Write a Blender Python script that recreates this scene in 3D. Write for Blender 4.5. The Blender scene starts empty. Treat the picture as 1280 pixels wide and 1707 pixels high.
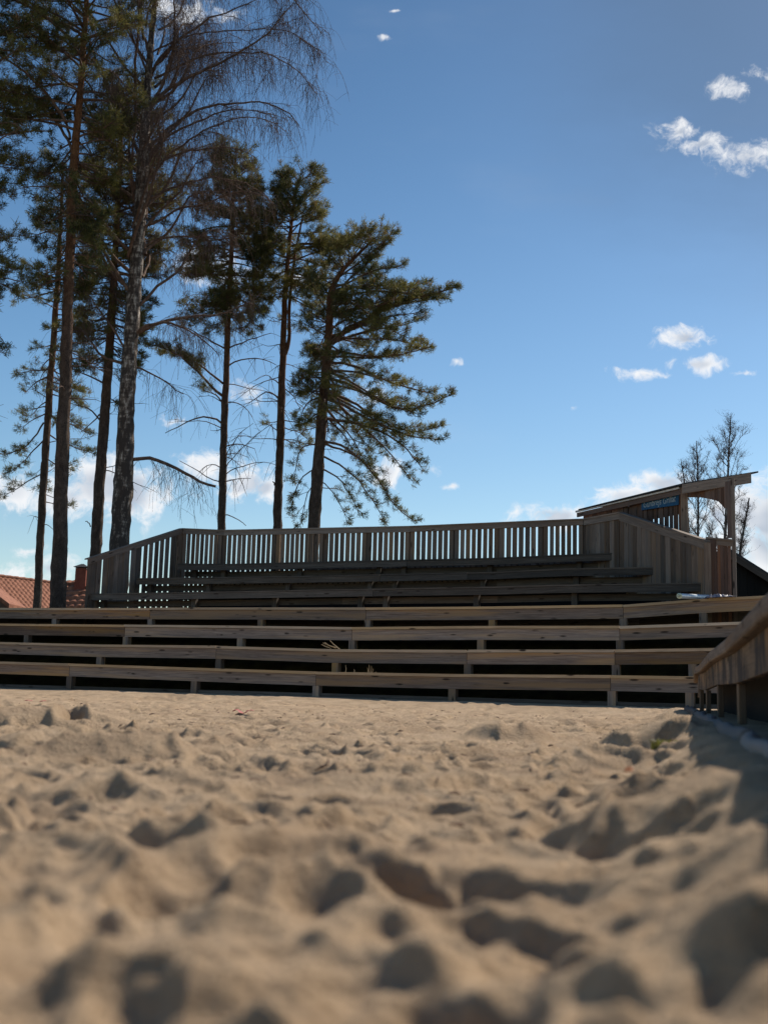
import bpy, math, random
import numpy as np
from mathutils import Vector, Matrix

random.seed(7)
rng = np.random.default_rng(7)
SC = bpy.context.scene
COL = SC.collection
R = math.radians

# ------------------------------------------------------------------ camera
FPX = 1930.0                 # focal length in pixels of the 1280x1707 photograph
EYE = 0.10
PITCH = math.atan((1152 - 853.5) / FPX)
ROLL = math.atan(0.027)
CROT = Matrix.Rotation(math.pi / 2 + PITCH, 3, 'X') @ Matrix.Rotation(ROLL, 3, 'Z')
cam = bpy.data.cameras.new('camera')
cam_ob = bpy.data.objects.new('camera', cam)
COL.objects.link(cam_ob)
cam_ob.matrix_world = Matrix.Translation((0, 0, EYE)) @ CROT.to_4x4()
cam.sensor_fit = 'VERTICAL'
cam.sensor_height = 36.0
cam.sensor_width = 27.0
cam.lens = 36.0 * FPX / 1707.0
cam.clip_start = 0.05
cam.clip_end = 3000
cam.dof.use_dof = True
cam.dof.focus_distance = 22.0
cam.dof.aperture_fstop = 3.0
SC.camera = cam_ob

# ------------------------------------------------------------------ view
SC.view_settings.view_transform = 'Standard'
SC.view_settings.look = 'None'
SC.view_settings.gamma = 1.0
SC.view_settings.exposure = 0.0
SC.cycles.max_bounces = 6
SC.cycles.diffuse_bounces = 3
SC.cycles.transparent_max_bounces = 8

SUN_AZ = 41.0       # degrees to the right of the viewing direction (+Y)
SUN_EL = 44.0


def P(x, y, D):
    """point at distance D (world Y) that the photograph shows at pixel (x, y)"""
    d = CROT @ Vector(((x - 640) / FPX, -(y - 853.5) / FPX, -1))
    d = d * (D / d.y)
    return Vector((d.x, D, d.z + EYE))


def dirn(x, y):
    p = P(x, y, 1.0)
    return p.x, p.z - EYE


# ------------------------------------------------------------------ node helpers
class NT:
    def __init__(s, tree):
        s.t = tree
        s.n = tree.nodes
        s.l = tree.links

    def new(s, typ, **kw):
        n = s.n.new(typ)
        for k, v in kw.items():
            setattr(n, k, v)
        return n

    def put(s, sock, v):
        if hasattr(v, 'is_output') or isinstance(v, bpy.types.NodeSocket):
            s.l.new(v, sock)
        elif isinstance(v, (tuple, list)) and len(v) == 3 and sock.type == 'RGBA':
            sock.default_value = (*v, 1)
        else:
            sock.default_value = v

    def math(s, op, a, b=0.0, c=None, clamp=False):
        n = s.new('ShaderNodeMath', operation=op, use_clamp=clamp)
        s.put(n.inputs[0], a)
        s.put(n.inputs[1], b)
        if c is not None:
            s.put(n.inputs[2], c)
        return n.outputs[0]

    def vmath(s, op, a, b=(0, 0, 0)):
        n = s.new('ShaderNodeVectorMath', operation=op)
        s.put(n.inputs[0], a)
        if op == 'SCALE':
            s.put(n.inputs[3], b)
        else:
            s.put(n.inputs[1], b)
        return n.outputs['Value'] if op in ('LENGTH', 'DOT_PRODUCT') else n.outputs[0]

    def noise(s, vec, scale, detail=3, rough=.5, dist=0.0, dim='3D'):
        n = s.new('ShaderNodeTexNoise', noise_dimensions=dim)
        s.put(n.inputs['Vector'], vec)
        n.inputs['Scale'].default_value = scale
        n.inputs['Detail'].default_value = detail
        n.inputs['Roughness'].default_value = rough
        n.inputs['Distortion'].default_value = dist
        return n

    def ramp(s, fac, stops, interp='LINEAR'):
        n = s.new('ShaderNodeValToRGB')
        n.color_ramp.interpolation = interp
        e = n.color_ramp.elements
        while len(e) < len(stops):
            e.new(0.5)
        for i, (p, c) in enumerate(stops):
            e[i].position = p
            e[i].color = (*c, 1) if len(c) == 3 else c
        s.put(n.inputs[0], fac)
        return n.outputs[0]

    def mix(s, fac, a, b, blend='MIX'):
        n = s.new('ShaderNodeMix', data_type='RGBA', blend_type=blend)
        s.put(n.inputs[0], fac)
        s.put(n.inputs[6], a)
        s.put(n.inputs[7], b)
        return n.outputs[2]

    def maprange(s, v, a, b, c=0.0, d=1.0, smooth=False):
        n = s.new('ShaderNodeMapRange')
        if smooth:
            n.interpolation_type = 'SMOOTHSTEP'
        s.put(n.inputs[0], v)
        for i, q in enumerate((a, b, c, d)):
            n.inputs[i + 1].default_value = q
        return n.outputs[0]

    def mapping(s, vec, scale=(1, 1, 1), loc=(0, 0, 0)):
        n = s.new('ShaderNodeMapping')
        s.put(n.inputs[0], vec)
        n.inputs['Scale'].default_value = scale
        n.inputs['Location'].default_value = loc
        return n.outputs[0]

    def bump(s, h, strength, dist, normal=None):
        n = s.new('ShaderNodeBump')
        s.put(n.inputs['Height'], h)
        n.inputs['Strength'].default_value = strength
        n.inputs['Distance'].default_value = dist
        if normal is not None:
            s.put(n.inputs['Normal'], normal)
        return n.outputs[0]


def material(name):
    m = bpy.data.materials.new(name)
    m.use_nodes = True
    t = NT(m.node_tree)
    b = t.n['Principled BSDF']
    b.inputs['Roughness'].default_value = .8
    b.inputs['Specular IOR Level'].default_value = .25
    return m, t, b


# ------------------------------------------------------------------ world: sky and clouds
world = bpy.data.worlds.new('World')
SC.world = world
world.use_nodes = True
w = NT(world.node_tree)
bg = w.n['Background']
sky = w.new('ShaderNodeTexSky', sky_type='NISHITA')
sky.sun_disc = False
sky.sun_elevation = R(SUN_EL)
sky.sun_rotation = R(SUN_AZ)
sky.air_density = 1.0
sky.dust_density = 0.25
sky.ozone_density = 1.6
tc = w.new('ShaderNodeTexCoord')
sep = w.new('ShaderNodeSeparateXYZ')
w.l.new(tc.outputs['Generated'], sep.inputs[0])
gy = w.math('MAXIMUM', sep.outputs[1], 0.02)
cmb = w.new('ShaderNodeCombineXYZ')
w.l.new(w.math('DIVIDE', sep.outputs[0], gy), cmb.inputs[0])
w.l.new(w.math('DIVIDE', sep.outputs[2], gy), cmb.inputs[1])
uv = cmb.outputs[0]
warp = w.noise(uv, 16, 3, .6)
wv = w.vmath('SCALE', w.vmath('SUBTRACT', warp.outputs['Color'], (.5, .5, .5)), .028)
uvw = w.vmath('ADD', uv, wv)
CLOUDS = [  # x, y, rx, ry in photograph pixels, weight
    (212, 822, 62, 46, 1), (165, 805, 70, 50, 1), (100, 830, 70, 34, 1), (30, 815, 70, 34, .9),
    (45, 914, 40, 12, .8), (5, 962, 40, 26, 1), (92, 948, 40, 22, .9),
    (350, 778, 50, 30, 1), (405, 800, 58, 30, 1), (440, 812, 34, 22, 1), (405, 650, 34, 24, .9),
    (350, 450, 90, 34, .8), (440, 455, 50, 26, .8), (500, 470, 40, 24, .7),
    (640, 785, 34, 26, .9), (625, 670, 34, 34, .7), (715, 780, 26, 12, .8), (752, 806, 34, 10, .62),
    (757, 600, 15, 8, .6), (920, 862, 62, 20, 1), (1060, 828, 80, 26, .95), (1108, 806, 52, 22, 1),
    (1285, 850, 72, 56, 1.2), (1260, 920, 80, 60, 1.1), (1200, 860, 60, 36, .8),
    (1138, 562, 40, 24, 1), (1160, 606, 44, 14, .95), (1062, 620, 58, 15, .85), (1235, 622, 34, 9, .6),
    (1220, 153, 46, 22, .85), (1262, 130, 34, 20, .8), (1125, 212, 46, 26, .8), (1170, 240, 62, 22, .85),
    (1230, 262, 70, 28, 1), (640, 62, 24, 9, .62), (655, 20, 16, 6, .6), (950, 676, 16, 9, .6),
    (300, 20, 120, 50, .7), (290, 700, 30, 22, .5), (800, 868, 16, 6, .7),
    # beyond the frame, either side
    (-180, 830, 160, 70, 1), (-420, 560, 120, 50, .9), (1500, 880, 190, 90, 1.1), (1620, 500, 130, 60, .9),
]
f = None
hs = None
for (x, y, rx, ry, wt) in CLOUDS:
    wt += .10 if y > 740 and ry > 15 else 0
    u0, v0 = dirn(x, y)
    s = w.vmath('SUBTRACT', uvw, (u0, v0, 0))
    s = w.vmath('MULTIPLY', s, (FPX / rx * .93, FPX / ry * .93, 0))
    d = w.math('SUBTRACT', wt, w.vmath('LENGTH', s))
    f = d if f is None else w.math('SMOOTH_MAX', f, d, .25)
fb = w.noise(w.vmath('ADD', uv, w.vmath('SCALE', warp.outputs['Color'], .05)), 40, 9, .68)
fb2 = w.noise(uv, 12, 3, .5)
f2 = w.math('ADD', w.math('ADD', f, .10), w.math('MULTIPLY', w.math('SUBTRACT', fb.outputs['Fac'], .52), 3.6))
f2 = w.math('ADD', f2, w.math('MULTIPLY', w.math('SUBTRACT', fb2.outputs['Fac'], .5), .8))
alpha = w.maprange(f2, -.10, .95, 0, 1, True)
alpha = w.math('MULTIPLY', alpha, w.maprange(f, -.75, .0, 0, 1, True))
alpha = w.math('MULTIPLY', alpha, w.math('GREATER_THAN', sep.outputs[1], .05))
# thin veil of high haze
veil = w.noise(w.mapping(uv, (1.2, 2.6, 1)), 2.4, 5, .6)
veilf = w.maprange(veil.outputs['Fac'], .5, .85, 0, .10, True)
core = w.math('MULTIPLY', w.maprange(f, .35, .85, 0, 1, True), w.maprange(fb2.outputs['Fac'], .35, .6, 0, .9, True))
ccol = w.mix(core, (.90, .91, .93), (.42, .48, .58))
skyc = sky.outputs[0]
hsvn = w.new('ShaderNodeHueSaturation')
hsvn.inputs['Saturation'].default_value = 1.25
w.l.new(skyc, hsvn.inputs['Color'])
skyc = w.mix(1.0, hsvn.outputs[0], (1.13, 1.09, 1.02), 'MULTIPLY')
highd = w.maprange(sep.outputs[2], .22, .62, 1.08, .80, True)
skyc = w.vmath('SCALE', skyc, highd)
CLOUD_GAIN = 10.5
ccol = w.vmath('SCALE', ccol, CLOUD_GAIN)
gv = w.math('SUBTRACT', 1.0, w.vmath('LENGTH', w.vmath('MULTIPLY', w.vmath('SUBTRACT', uv, (*dirn(1250, 40), 0)), (3.6, 3.2, 0))))
gv = w.maprange(w.math('ADD', gv, w.math('MULTIPLY', w.math('SUBTRACT', veil.outputs['Fac'], .5), .8)), 0, .8, 0, .48, True)
skyc = w.mix(gv, skyc, (1.05, 1.75, 2.9))
skyc = w.mix(veilf, skyc, (7.0, 7.4, 8.0))
skyc = w.mix(w.math('MULTIPLY', alpha, .95), skyc, ccol)
w.l.new(skyc, bg.inputs[0])
bg.inputs[1].default_value = 0.10

# ------------------------------------------------------------------ sun
sun = bpy.data.lights.new('sun', 'SUN')
sun.energy = 5.0
sun.angle = R(.5)
sun.color = (1, .895, .76)
sun_ob = bpy.data.objects.new('sun', sun)
COL.objects.link(sun_ob)
sd = Vector((math.sin(R(SUN_AZ)) * math.cos(R(SUN_EL)), math.cos(R(SUN_AZ)) * math.cos(R(SUN_EL)), math.sin(R(SUN_EL))))
sun_ob.rotation_euler = sd.to_track_quat('Z', 'Y').to_euler()
sun_ob.location = sd * 60


# ------------------------------------------------------------------ materials
def wood_mat(name, cols, knot=(.03, .02, .015), warm=None, grain=1.0, knots=True, var=.35):
    """weathered planks; UV u runs along the board in metres; vertex attribute rnd differs from board to board"""
    m, t, b = material(name)
    uvn = t.new('ShaderNodeUVMap').outputs[0]
    at = t.new('ShaderNodeAttribute', attribute_name='rnd')
    oi = t.new('ShaderNodeObjectInfo')
    rn = t.math('FRACT', t.math('ADD', at.outputs['Fac'], t.math('MULTIPLY', oi.outputs['Random'], 3.7)))
    off = t.new('ShaderNodeCombineXYZ')
    t.l.new(t.math('MULTIPLY', rn, 37.0), off.inputs[0])
    t.l.new(t.math('MULTIPLY', rn, 11.0), off.inputs[2])
    v = t.vmath('ADD', uvn, off.outputs[0])
    st = t.mapping(v, (1.2, 34, 1))
    g1 = t.noise(st, 1.6, 6, .62, .6)
    g2 = t.noise(t.mapping(v, (3.5, 120, 1)), 1.5, 3, .6)
    big = t.noise(t.mapping(v, (.8, 5, 1)), 1.0, 4, .6)
    gr = t.math('ADD', t.math('MULTIPLY', g1.outputs['Fac'], .7), t.math('MULTIPLY', g2.outputs['Fac'], .3))
    c = t.ramp(gr, [(.30, cols[0]), (.5, cols[1]), (.68, cols[2])])
    c = t.mix(t.maprange(big.outputs['Fac'], .38, .7, 0, .55), c, tuple(q * .55 for q in cols[1]))
    if warm:
        wn = t.noise(t.mapping(v, (.5, 9, 1), (5, 5, 5)), 1.0, 4, .55)
        c = t.mix(t.maprange(wn.outputs['Fac'], .47, .62, 0, .75), c, warm)
    h = gr
    if knots:
        vo = t.new('ShaderNodeTexVoronoi')
        t.l.new(t.mapping(v, (2.1, 9.5, 1)), vo.inputs['Vector'])
        vo.inputs['Scale'].default_value = 1.0
        kf = t.maprange(vo.outputs['Distance'], .09, .21, 1, 0, True)
        kf = t.math('MULTIPLY', kf, t.maprange(t.noise(v, 3, 1).outputs['Fac'], .40, .48, 0, .95))
        c = t.mix(kf, c, knot)
    val = t.maprange(rn, 0, 1, 1 - var, 1 + var)
    hsv = t.new('ShaderNodeHueSaturation')
    t.l.new(c, hsv.inputs['Color'])
    t.l.new(val, hsv.inputs['Value'])
    t.l.new(t.maprange(t.math('FRACT', t.math('MULTIPLY', rn, 7.3)), 0, 1, .75, 1.2), hsv.inputs['Saturation'])
    t.l.new(hsv.outputs[0], b.inputs['Base Color'])
    b.inputs['Roughness'].default_value = .78
    t.l.new(t.bump(h, .55 * grain, .004), b.inputs['Normal'])
    return m


M = {}
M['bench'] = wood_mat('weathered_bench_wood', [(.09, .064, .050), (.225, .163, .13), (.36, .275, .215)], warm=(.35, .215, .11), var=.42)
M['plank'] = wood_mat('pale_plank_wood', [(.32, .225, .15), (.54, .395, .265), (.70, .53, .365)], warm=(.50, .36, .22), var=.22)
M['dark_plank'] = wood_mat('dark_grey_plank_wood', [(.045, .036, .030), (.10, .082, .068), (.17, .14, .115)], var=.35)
M['picket'] = wood_mat('weathered_picket_wood', [(.085, .064, .052), (.175, .135, .108), (.28, .22, .175)], warm=(.20, .13, .08), var=.42)
M['booth'] = wood_mat('brown_booth_wood', [(.08, .05, .04), (.15, .095, .075), (.22, .15, .12)], warm=(.18, .095, .06), var=.35)
M['rail'] = wood_mat('grey_rail_wood', [(.13, .095, .075), (.25, .19, .15), (.37, .29, .23)], var=.2)
M['wing'] = wood_mat('worn_wing_wood', [(.09, .068, .052), (.185, .14, .105), (.28, .22, .165)], warm=(.22, .14, .08), var=.15, grain=1.5)
M['black_wood_and_shade'] = wood_mat('black_wood_and_gap_shade', [(.006, .0055, .005), (.010, .009, .008), (.016, .014, .012)], knots=False)  # the shed's black boards; also shade of the bench gaps put into colour
M['log'] = wood_mat('bleached_log_wood', [(.07, .065, .06), (.17, .155, .145), (.27, .25, .23)], knots=False, grain=2)


def wing_fascia_mat():
    """board of the near bench with its dark damp blotches"""
    m = wood_mat('stained_wing_board_wood', [(.11, .08, .055), (.22, .16, .11), (.32, .24, .165)], warm=(.28, .17, .085), var=.1, grain=1.5)
    t = NT(m.node_tree)
    b = t.n['Principled BSDF']
    src = b.inputs['Base Color'].links[0].from_socket
    uvn = t.new('ShaderNodeUVMap').outputs[0]
    bl = t.noise(t.mapping(uvn, (2.6, 3.0, 1)), 1.0, 3, .55)
    bl2 = t.noise(t.mapping(uvn, (14, 2.0, 1)), 1.0, 3, .6)
    f_ = t.math('ADD', t.math('MULTIPLY', bl.outputs['Fac'], .65), t.math('MULTIPLY', bl2.outputs['Fac'], .35))
    c = t.mix(t.maprange(f_, .45, .54, 0, .9, True), src, (.03, .028, .03))
    t.l.new(c, b.inputs['Base Color'])
    return m


M['wing_fascia'] = wing_fascia_mat()


def simple_mat(name, a, c, scale=8, rough=.8, bump=.3, bdist=.01, detail=5, spec=.25, stretch=(1, 1, 1)):
    m, t, b = material(name)
    tcx = t.new('ShaderNodeTexCoord').outputs['Object']
    n = t.noise(t.mapping(tcx, stretch), scale, detail, .6)
    t.l.new(t.ramp(n.outputs['Fac'], [(.35, a), (.65, c)]), b.inputs['Base Color'])
    b.inputs['Roughness'].default_value = rough
    b.inputs['Specular IOR Level'].default_value = spec
    t.l.new(t.bump(n.outputs['Fac'], bump, bdist), b.inputs['Normal'])
    return m


def sand_mat():
    m, t, b = material('dry_coarse_sand')
    pos = t.new('ShaderNodeNewGeometry').outputs['Position']
    n1 = t.noise(pos, 3.0, 5, .6)
    n2 = t.noise(pos, 60, 4, .7)
    n3 = t.noise(pos, 420, 2, .6)
    c = t.ramp(n1.outputs['Fac'], [(.3, (.42, .30, .195)), (.55, (.57, .42, .275)), (.75, (.68, .515, .35))])
    c = t.mix(t.maprange(n2.outputs['Fac'], .35, .7, 0, .35), c, (.36, .245, .15))
    c = t.mix(t.maprange(n3.outputs['Fac'], .60, .72, 0, .5), c, (.16, .11, .08))
    c = t.mix(t.maprange(t.noise(pos, 300, 2).outputs['Fac'], .62, .72, 0, .5), c, (.75, .64, .48))
    t.l.new(c, b.inputs['Base Color'])
    b.inputs['Roughness'].default_value = .95
    h = t.math('ADD', t.math('MULTIPLY', n2.outputs['Fac'], 1.0), t.math('MULTIPLY', n3.outputs['Fac'], .25))
    t.l.new(t.bump(h, 1.0, .022), b.inputs['Normal'])
    return m


M['sand'] = sand_mat()
M['earth'] = simple_mat('dark_earth_and_grass', (.03, .028, .018), (.07, .07, .035), 3, .95, .5, .05)
M['tile_mat'] = simple_mat('fired_clay_tiles', (.22, .085, .05), (.40, .17, .10), 5, .8, .3, .01)
M['brick'] = simple_mat('red_plaster', (.22, .06, .04), (.30, .09, .06), 9, .85)
M['lilac'] = simple_mat('lilac_plaster', (.42, .36, .44), (.5, .43, .50), 3, .85)
M['tar'] = simple_mat('roofing_felt', (.03, .032, .036), (.06, .062, .068), 10, .8)
M['white_trim'] = simple_mat('white_painted_trim', (.55, .53, .5), (.75, .73, .70), 12, .6)
M['pipe'] = simple_mat('pale_blue_plastic', (.40, .50, .60), (.52, .62, .72), 3, .3, .05, .002, spec=.6)
M['pipe_rim'] = simple_mat('greenish_white_rim', (.55, .65, .52), (.68, .76, .62), 9, .5)
M['pipe_in'] = simple_mat('dark_pipe_inside', (.10, .12, .09), (.16, .19, .14), 9, .7)
M['tarp'] = simple_mat('dark_blue_plastic_sheet', (.02, .03, .07), (.06, .08, .15), 30, .35, .5, .01, spec=.6)
M['sign_blue'] = simple_mat('dark_blue_paint', (.006, .07, .17), (.015, .11, .24), 12, .5)
M['chalk'] = simple_mat('worn_white_paint', (.22, .32, .38), (.45, .52, .55), 40, .7)
M['redplast'] = simple_mat('faded_red_plastic', (.35, .05, .06), (.5, .10, .10), 20, .5)
M['leaf_dead'] = simple_mat('dry_brown_leaf', (.28, .09, .03), (.42, .16, .06), 50, .7)
M['straw'] = simple_mat('dry_straw_stalk', (.24, .18, .10), (.38, .30, .19), 20, .7)


def leaf_mat(name, c0, c1, trans=.35):
    m, t, b = material(name)
    at = t.new('ShaderNodeAttribute', attribute_name='rnd')
    c = t.ramp(at.outputs['Fac'], [(0, c0), (.92, c1), (.97, (.20, .12, .055))])
    t.l.new(c, b.inputs['Base Color'])
    b.inputs['Roughness'].default_value = .55
    b.inputs['Specular IOR Level'].default_value = .3
    tr = t.new('ShaderNodeBsdfTranslucent')
    t.l.new(c, tr.inputs[0])
    mx = t.new('ShaderNodeMixShader')
    mx.inputs[0].default_value = trans
    t.l.new(b.outputs[0], mx.inputs[1])
    t.l.new(tr.outputs[0], mx.inputs[2])
    t.l.new(mx.outputs[0], t.n['Material Output'].inputs[0])
    return m


M['needles'] = leaf_mat('pine_needles', (.055, .070, .025), (.25, .225, .07), .42)
M['grass'] = leaf_mat('green_grass_blades', (.10, .12, .03), (.28, .27, .07), .35)


def bark_mat(kind):
    m, t, b = material(kind + '_bark')
    geo = t.new('ShaderNodeNewGeometry').outputs['Position']
    z = t.new('ShaderNodeSeparateXYZ')
    t.l.new(geo, z.inputs[0])
    if kind == 'birch':
        n = t.noise(t.mapping(geo, (9, 9, 3.0)), 1.0, 6, .7)
        n2 = t.noise(t.mapping(geo, (3, 3, 14)), 1.0, 3, .6)
        k = t.math('ADD', t.math('MULTIPLY', n.outputs['Fac'], .75), t.math('MULTIPLY', n2.outputs['Fac'], .25))
        lift = t.maprange(z.outputs[2], 2, 9, -.12, -.04)
        k = t.math('ADD', k, lift)
        c = t.ramp(k, [(.42, (.07, .055, .048)), (.49, (.19, .15, .125)), (.56, (.55, .49, .43)), (.66, (.70, .64, .57))])
        h = k
    elif kind == 'twig':
        c = t.ramp(t.noise(geo, 4, 2).outputs['Fac'], [(.3, (.085, .055, .05)), (.7, (.19, .13, .10))])
        h = t.noise(geo, 30, 2).outputs['Fac']
    elif kind == 'limb':
        n = t.noise(t.mapping(geo, (12, 12, 6)), 1.0, 4, .6)
        c = t.ramp(n.outputs['Fac'], [(.3, (.08, .055, .045)), (.55, (.19, .12, .09)), (.75, (.30, .21, .16))])
        h = n.outputs['Fac']
    else:
        vo = t.new('ShaderNodeTexVoronoi', feature='DISTANCE_TO_EDGE')
        wob = t.noise(geo, 5, 3, .6)
        vv = t.vmath('ADD', t.mapping(geo, (14, 14, 4)), t.vmath('SCALE', wob.outputs['Color'], 1.6))
        t.l.new(vv, vo.inputs['Vector'])
        n = t.noise(t.mapping(geo, (10, 10, 5)), 1.0, 5, .65)
        low = t.ramp(n.outputs['Fac'], [(.3, (.10, .072, .06)), (.55, (.20, .14, .11)), (.75, (.32, .235, .19))])
        high = t.ramp(n.outputs['Fac'], [(.3, (.22, .095, .045)), (.55, (.40, .18, .08)), (.75, (.52, .28, .14))])
        c = t.mix(t.maprange(z.outputs[2], 7, 15, 0, 1, True), low, high)
        crk = t.maprange(vo.outputs['Distance'], .0, .16, .35, 1)
        c = t.mix(1.0, c, t.ramp(crk, [(0, (0, 0, 0)), (1, (1, 1, 1))]), 'MULTIPLY')
        h = t.math('ADD', t.math('MULTIPLY', vo.outputs['Distance'], 2.0), n.outputs['Fac'])
    t.l.new(c, b.inputs['Base Color'])
    b.inputs['Roughness'].default_value = .9
    t.l.new(t.bump(h, .9, .03), b.inputs['Normal'])
    return m


for k in ('pine', 'birch', 'twig', 'limb'):
    M[k] = bark_mat(k)


# ------------------------------------------------------------------ object helpers
def link(name, me, parent=None):
    o = bpy.data.objects.new(name, me)
    COL.objects.link(o)
    if parent is not None:
        o.parent = parent
        o.matrix_parent_inverse = parent.matrix_world.inverted()
    return o


def tag(o, label=None, cat=None, group=None, kind=None):
    for k, v in (('label', label), ('category', cat), ('group', group), ('kind', kind)):
        if v:
            o[k] = v
    return o


def thing(name, label, cat, loc=(0, 0, 0), group=None):
    o = bpy.data.objects.new(name, None)
    COL.objects.link(o)
    o.empty_display_size = .2
    o.location = loc
    o.matrix_world = Matrix.Translation(Vector(loc))
    return tag(o, label, cat, group)


class MB:
    """collects boxes that run along a line, with board-wise UVs and a per-board random value"""

    def __init__(s):
        s.v, s.f, s.uv, s.r = [], [], [], []

    def hexa(s, c, rnd=None, uo=None):
        """c: 8 corners, index = 4*l + 2*w + t (l along the length)"""
        rnd = random.random() if rnd is None else rnd
        uo = random.random() * 30 if uo is None else uo
        n = len(s.v)
        c = [Vector(q) for q in c]
        s.v += c
        s.r += [rnd] * 8
        L = (c[4] - c[0]).normalized()
        cen = sum(c, Vector()) / 8
        for q in ((0, 1, 3, 2), (4, 6, 7, 5), (0, 4, 5, 1), (2, 3, 7, 6), (0, 2, 6, 4), (1, 5, 7, 3)):
            fc = sum((c[i] for i in q), Vector()) / 4
            nr = (c[q[1]] - c[q[0]]).cross(c[q[2]] - c[q[0]])
            if nr.dot(fc - cen) < 0:
                q = tuple(reversed(q))
            s.f.append(tuple(n + i for i in q))
            nr = (c[q[1]] - c[q[0]]).cross(c[q[2]] - c[q[0]])
            if nr.length < 1e-12:
                nr = Vector((0, 0, 1))
            nr.normalize()
            if abs(nr.dot(L)) > .8:
                W = (c[2] - c[0]).normalized()
                for i in q:
                    s.uv.append((uo + (c[i] - c[0]).dot(W) * .2, (c[i] - c[0]).dot(nr.cross(W))))
            else:
                W = nr.cross(L)
                for i in q:
                    s.uv.append((uo + (c[i] - c[0]).dot(L), (c[i] - c[0]).dot(W) + nr.z * .37))
        return s

    def line(s, A, B, f0, f1, z0, z1, rnd=None, uo=None):
        """board from A to B; f0..f1 horizontal offset away from the camera; z0..z1 vertical offset"""
        A, B = Vector(A), Vector(B)
        d = B - A
        n = Vector((-d.y, d.x, 0)).normalized()
        if n.y < 0 or (abs(n.y) < 1e-6 and n.x < 0):
            n = -n
        c = []
        for q in (A, B):
            for ff in (f0, f1):
                for zz in (z0, z1):
                    c.append(q + n * ff + Vector((0, 0, zz)))
        return s.hexa(c, rnd, uo)

    def stick(s, A, B, w, t, rnd=None):
        """square-ish bar from A to B"""
        A, B = Vector(A), Vector(B)
        d = (B - A).normalized()
        u = Vector((1, 0, 0)) if abs(d.x) < .9 else Vector((0, 1, 0))
        u = (u - d * u.dot(d)).normalized()
        v = d.cross(u)
        c = []
        for q in (A, B):
            for a in (-1, 1):
                for b in (-1, 1):
                    c.append(q + u * a * w / 2 + v * b * t / 2)
        return s.hexa(c, rnd)

    def build(s, name, mat, parent=None, bevel=0):
        org = parent.matrix_world.translation if parent is not None else Vector()
        me = bpy.data.meshes.new(name)
        me.from_pydata([tuple(q) for q in s.v], [], s.f)
        ul = me.uv_layers.new(name='UVMap')
        ul.data.foreach_set('uv', np.array(s.uv, dtype=np.float32).ravel())
        a = me.attributes.new('rnd', 'FLOAT', 'POINT')
        a.data.foreach_set('value', np.array(s.r, dtype=np.float32))
        me.materials.append(mat)
        o = link(name, me, parent)
        if bevel:
            b = o.modifiers.new('edge', 'BEVEL')
            b.width = bevel
            b.segments = 2
        return o


def np_mesh(name, verts, faces, mat, parent=None, rnd=None, smooth=False, loopn=None):
    """faces (M,k) array"""
    verts = np.asarray(verts, dtype=np.float32)
    faces = np.asarray(faces, dtype=np.int32)
    me = bpy.data.meshes.new(name)
    me.vertices.add(len(verts))
    me.vertices.foreach_set('co', verts.ravel())
    m_, k_ = faces.shape
    me.loops.add(m_ * k_)
    me.loops.foreach_set('vertex_index', faces.ravel())
    me.polygons.add(m_)
    me.polygons.foreach_set('loop_start', np.arange(0, m_ * k_, k_, dtype=np.int32))
    me.polygons.foreach_set('loop_total', np.full(m_, k_, dtype=np.int32))
    if smooth:
        me.polygons.foreach_set('use_smooth', np.ones(m_, dtype=bool))
    if rnd is not None:
        a = me.attributes.new('rnd', 'FLOAT', 'POINT')
        a.data.foreach_set('value', np.asarray(rnd, dtype=np.float32))
    me.update(calc_edges=True)
    me.validate()
    me.materials.append(mat)
    return link(name, me, parent)


class Tubes:
    def __init__(s):
        s.v, s.f, s.n = [], [], 0

    def add(s, pts, rad, sides=3):
        pts = np.asarray(pts, dtype=float)
        rad = np.asarray(rad, dtype=float)
        k = len(pts)
        tg = np.gradient(pts, axis=0)
        tg /= np.linalg.norm(tg, axis=1)[:, None] + 1e-9
        ref = np.array([.3, .9, .1]) if abs(tg[0] @ np.array([.3, .9, .1])) < .85 else np.array([1., 0, 0])
        a = np.cross(tg, ref)
        a /= np.linalg.norm(a, axis=1)[:, None] + 1e-9
        b = np.cross(tg, a)
        th = np.arange(sides) * 2 * np.pi / sides
        rr = rad if rad.ndim == 2 else rad[:, None] * np.ones(sides)
        v = pts[:, None, :] + rr[:, :, None] * (np.cos(th)[None, :, None] * a[:, None, :] + np.sin(th)[None, :, None] * b[:, None, :])
        s.v.append(v.reshape(-1, 3))
        i = np.arange(k - 1)[:, None] * sides
        j = np.arange(sides)[None, :]
        j2 = (j + 1) % sides
        q = np.stack([i + j, i + j2, i + sides + j2, i + sides + j], -1).reshape(-1, 4) + s.n
        s.f.append(q)
        s.n += k * sides

    def build(s, name, mat, parent=None, smooth=True):
        return np_mesh(name, np.concatenate(s.v), np.concatenate(s.f), mat, parent, smooth=smooth)


# ------------------------------------------------------------------ ground
SLOPE = .47


def qrow(X, Y):
    return Y + SLOPE * X


def wing_x(Y):
    return .243 * Y + .34


def smooth(a, b, x):
    t = np.clip((x - a) / (b - a), 0, 1)
    return t * t * (3 - 2 * t)


def vnoise(X, Y, s, seed):
    """smooth value noise on a grid of size s"""
    r_ = np.random.default_rng(seed)
    g = r_.random((256, 256))
    x, y = X / s + 100.5, Y / s + 100.5
    xi, yi = np.floor(x).astype(int), np.floor(y).astype(int)
    fx, fy = x - xi, y - yi
    fx, fy = fx * fx * (3 - 2 * fx), fy * fy * (3 - 2 * fy)
    xi &= 255
    yi &= 255
    x1, y1 = (xi + 1) & 255, (yi + 1) & 255
    return (g[xi, yi] * (1 - fx) * (1 - fy) + g[x1, yi] * fx * (1 - fy) + g[xi, y1] * (1 - fx) * fy + g[x1, y1] * fx * fy) - .5


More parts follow.
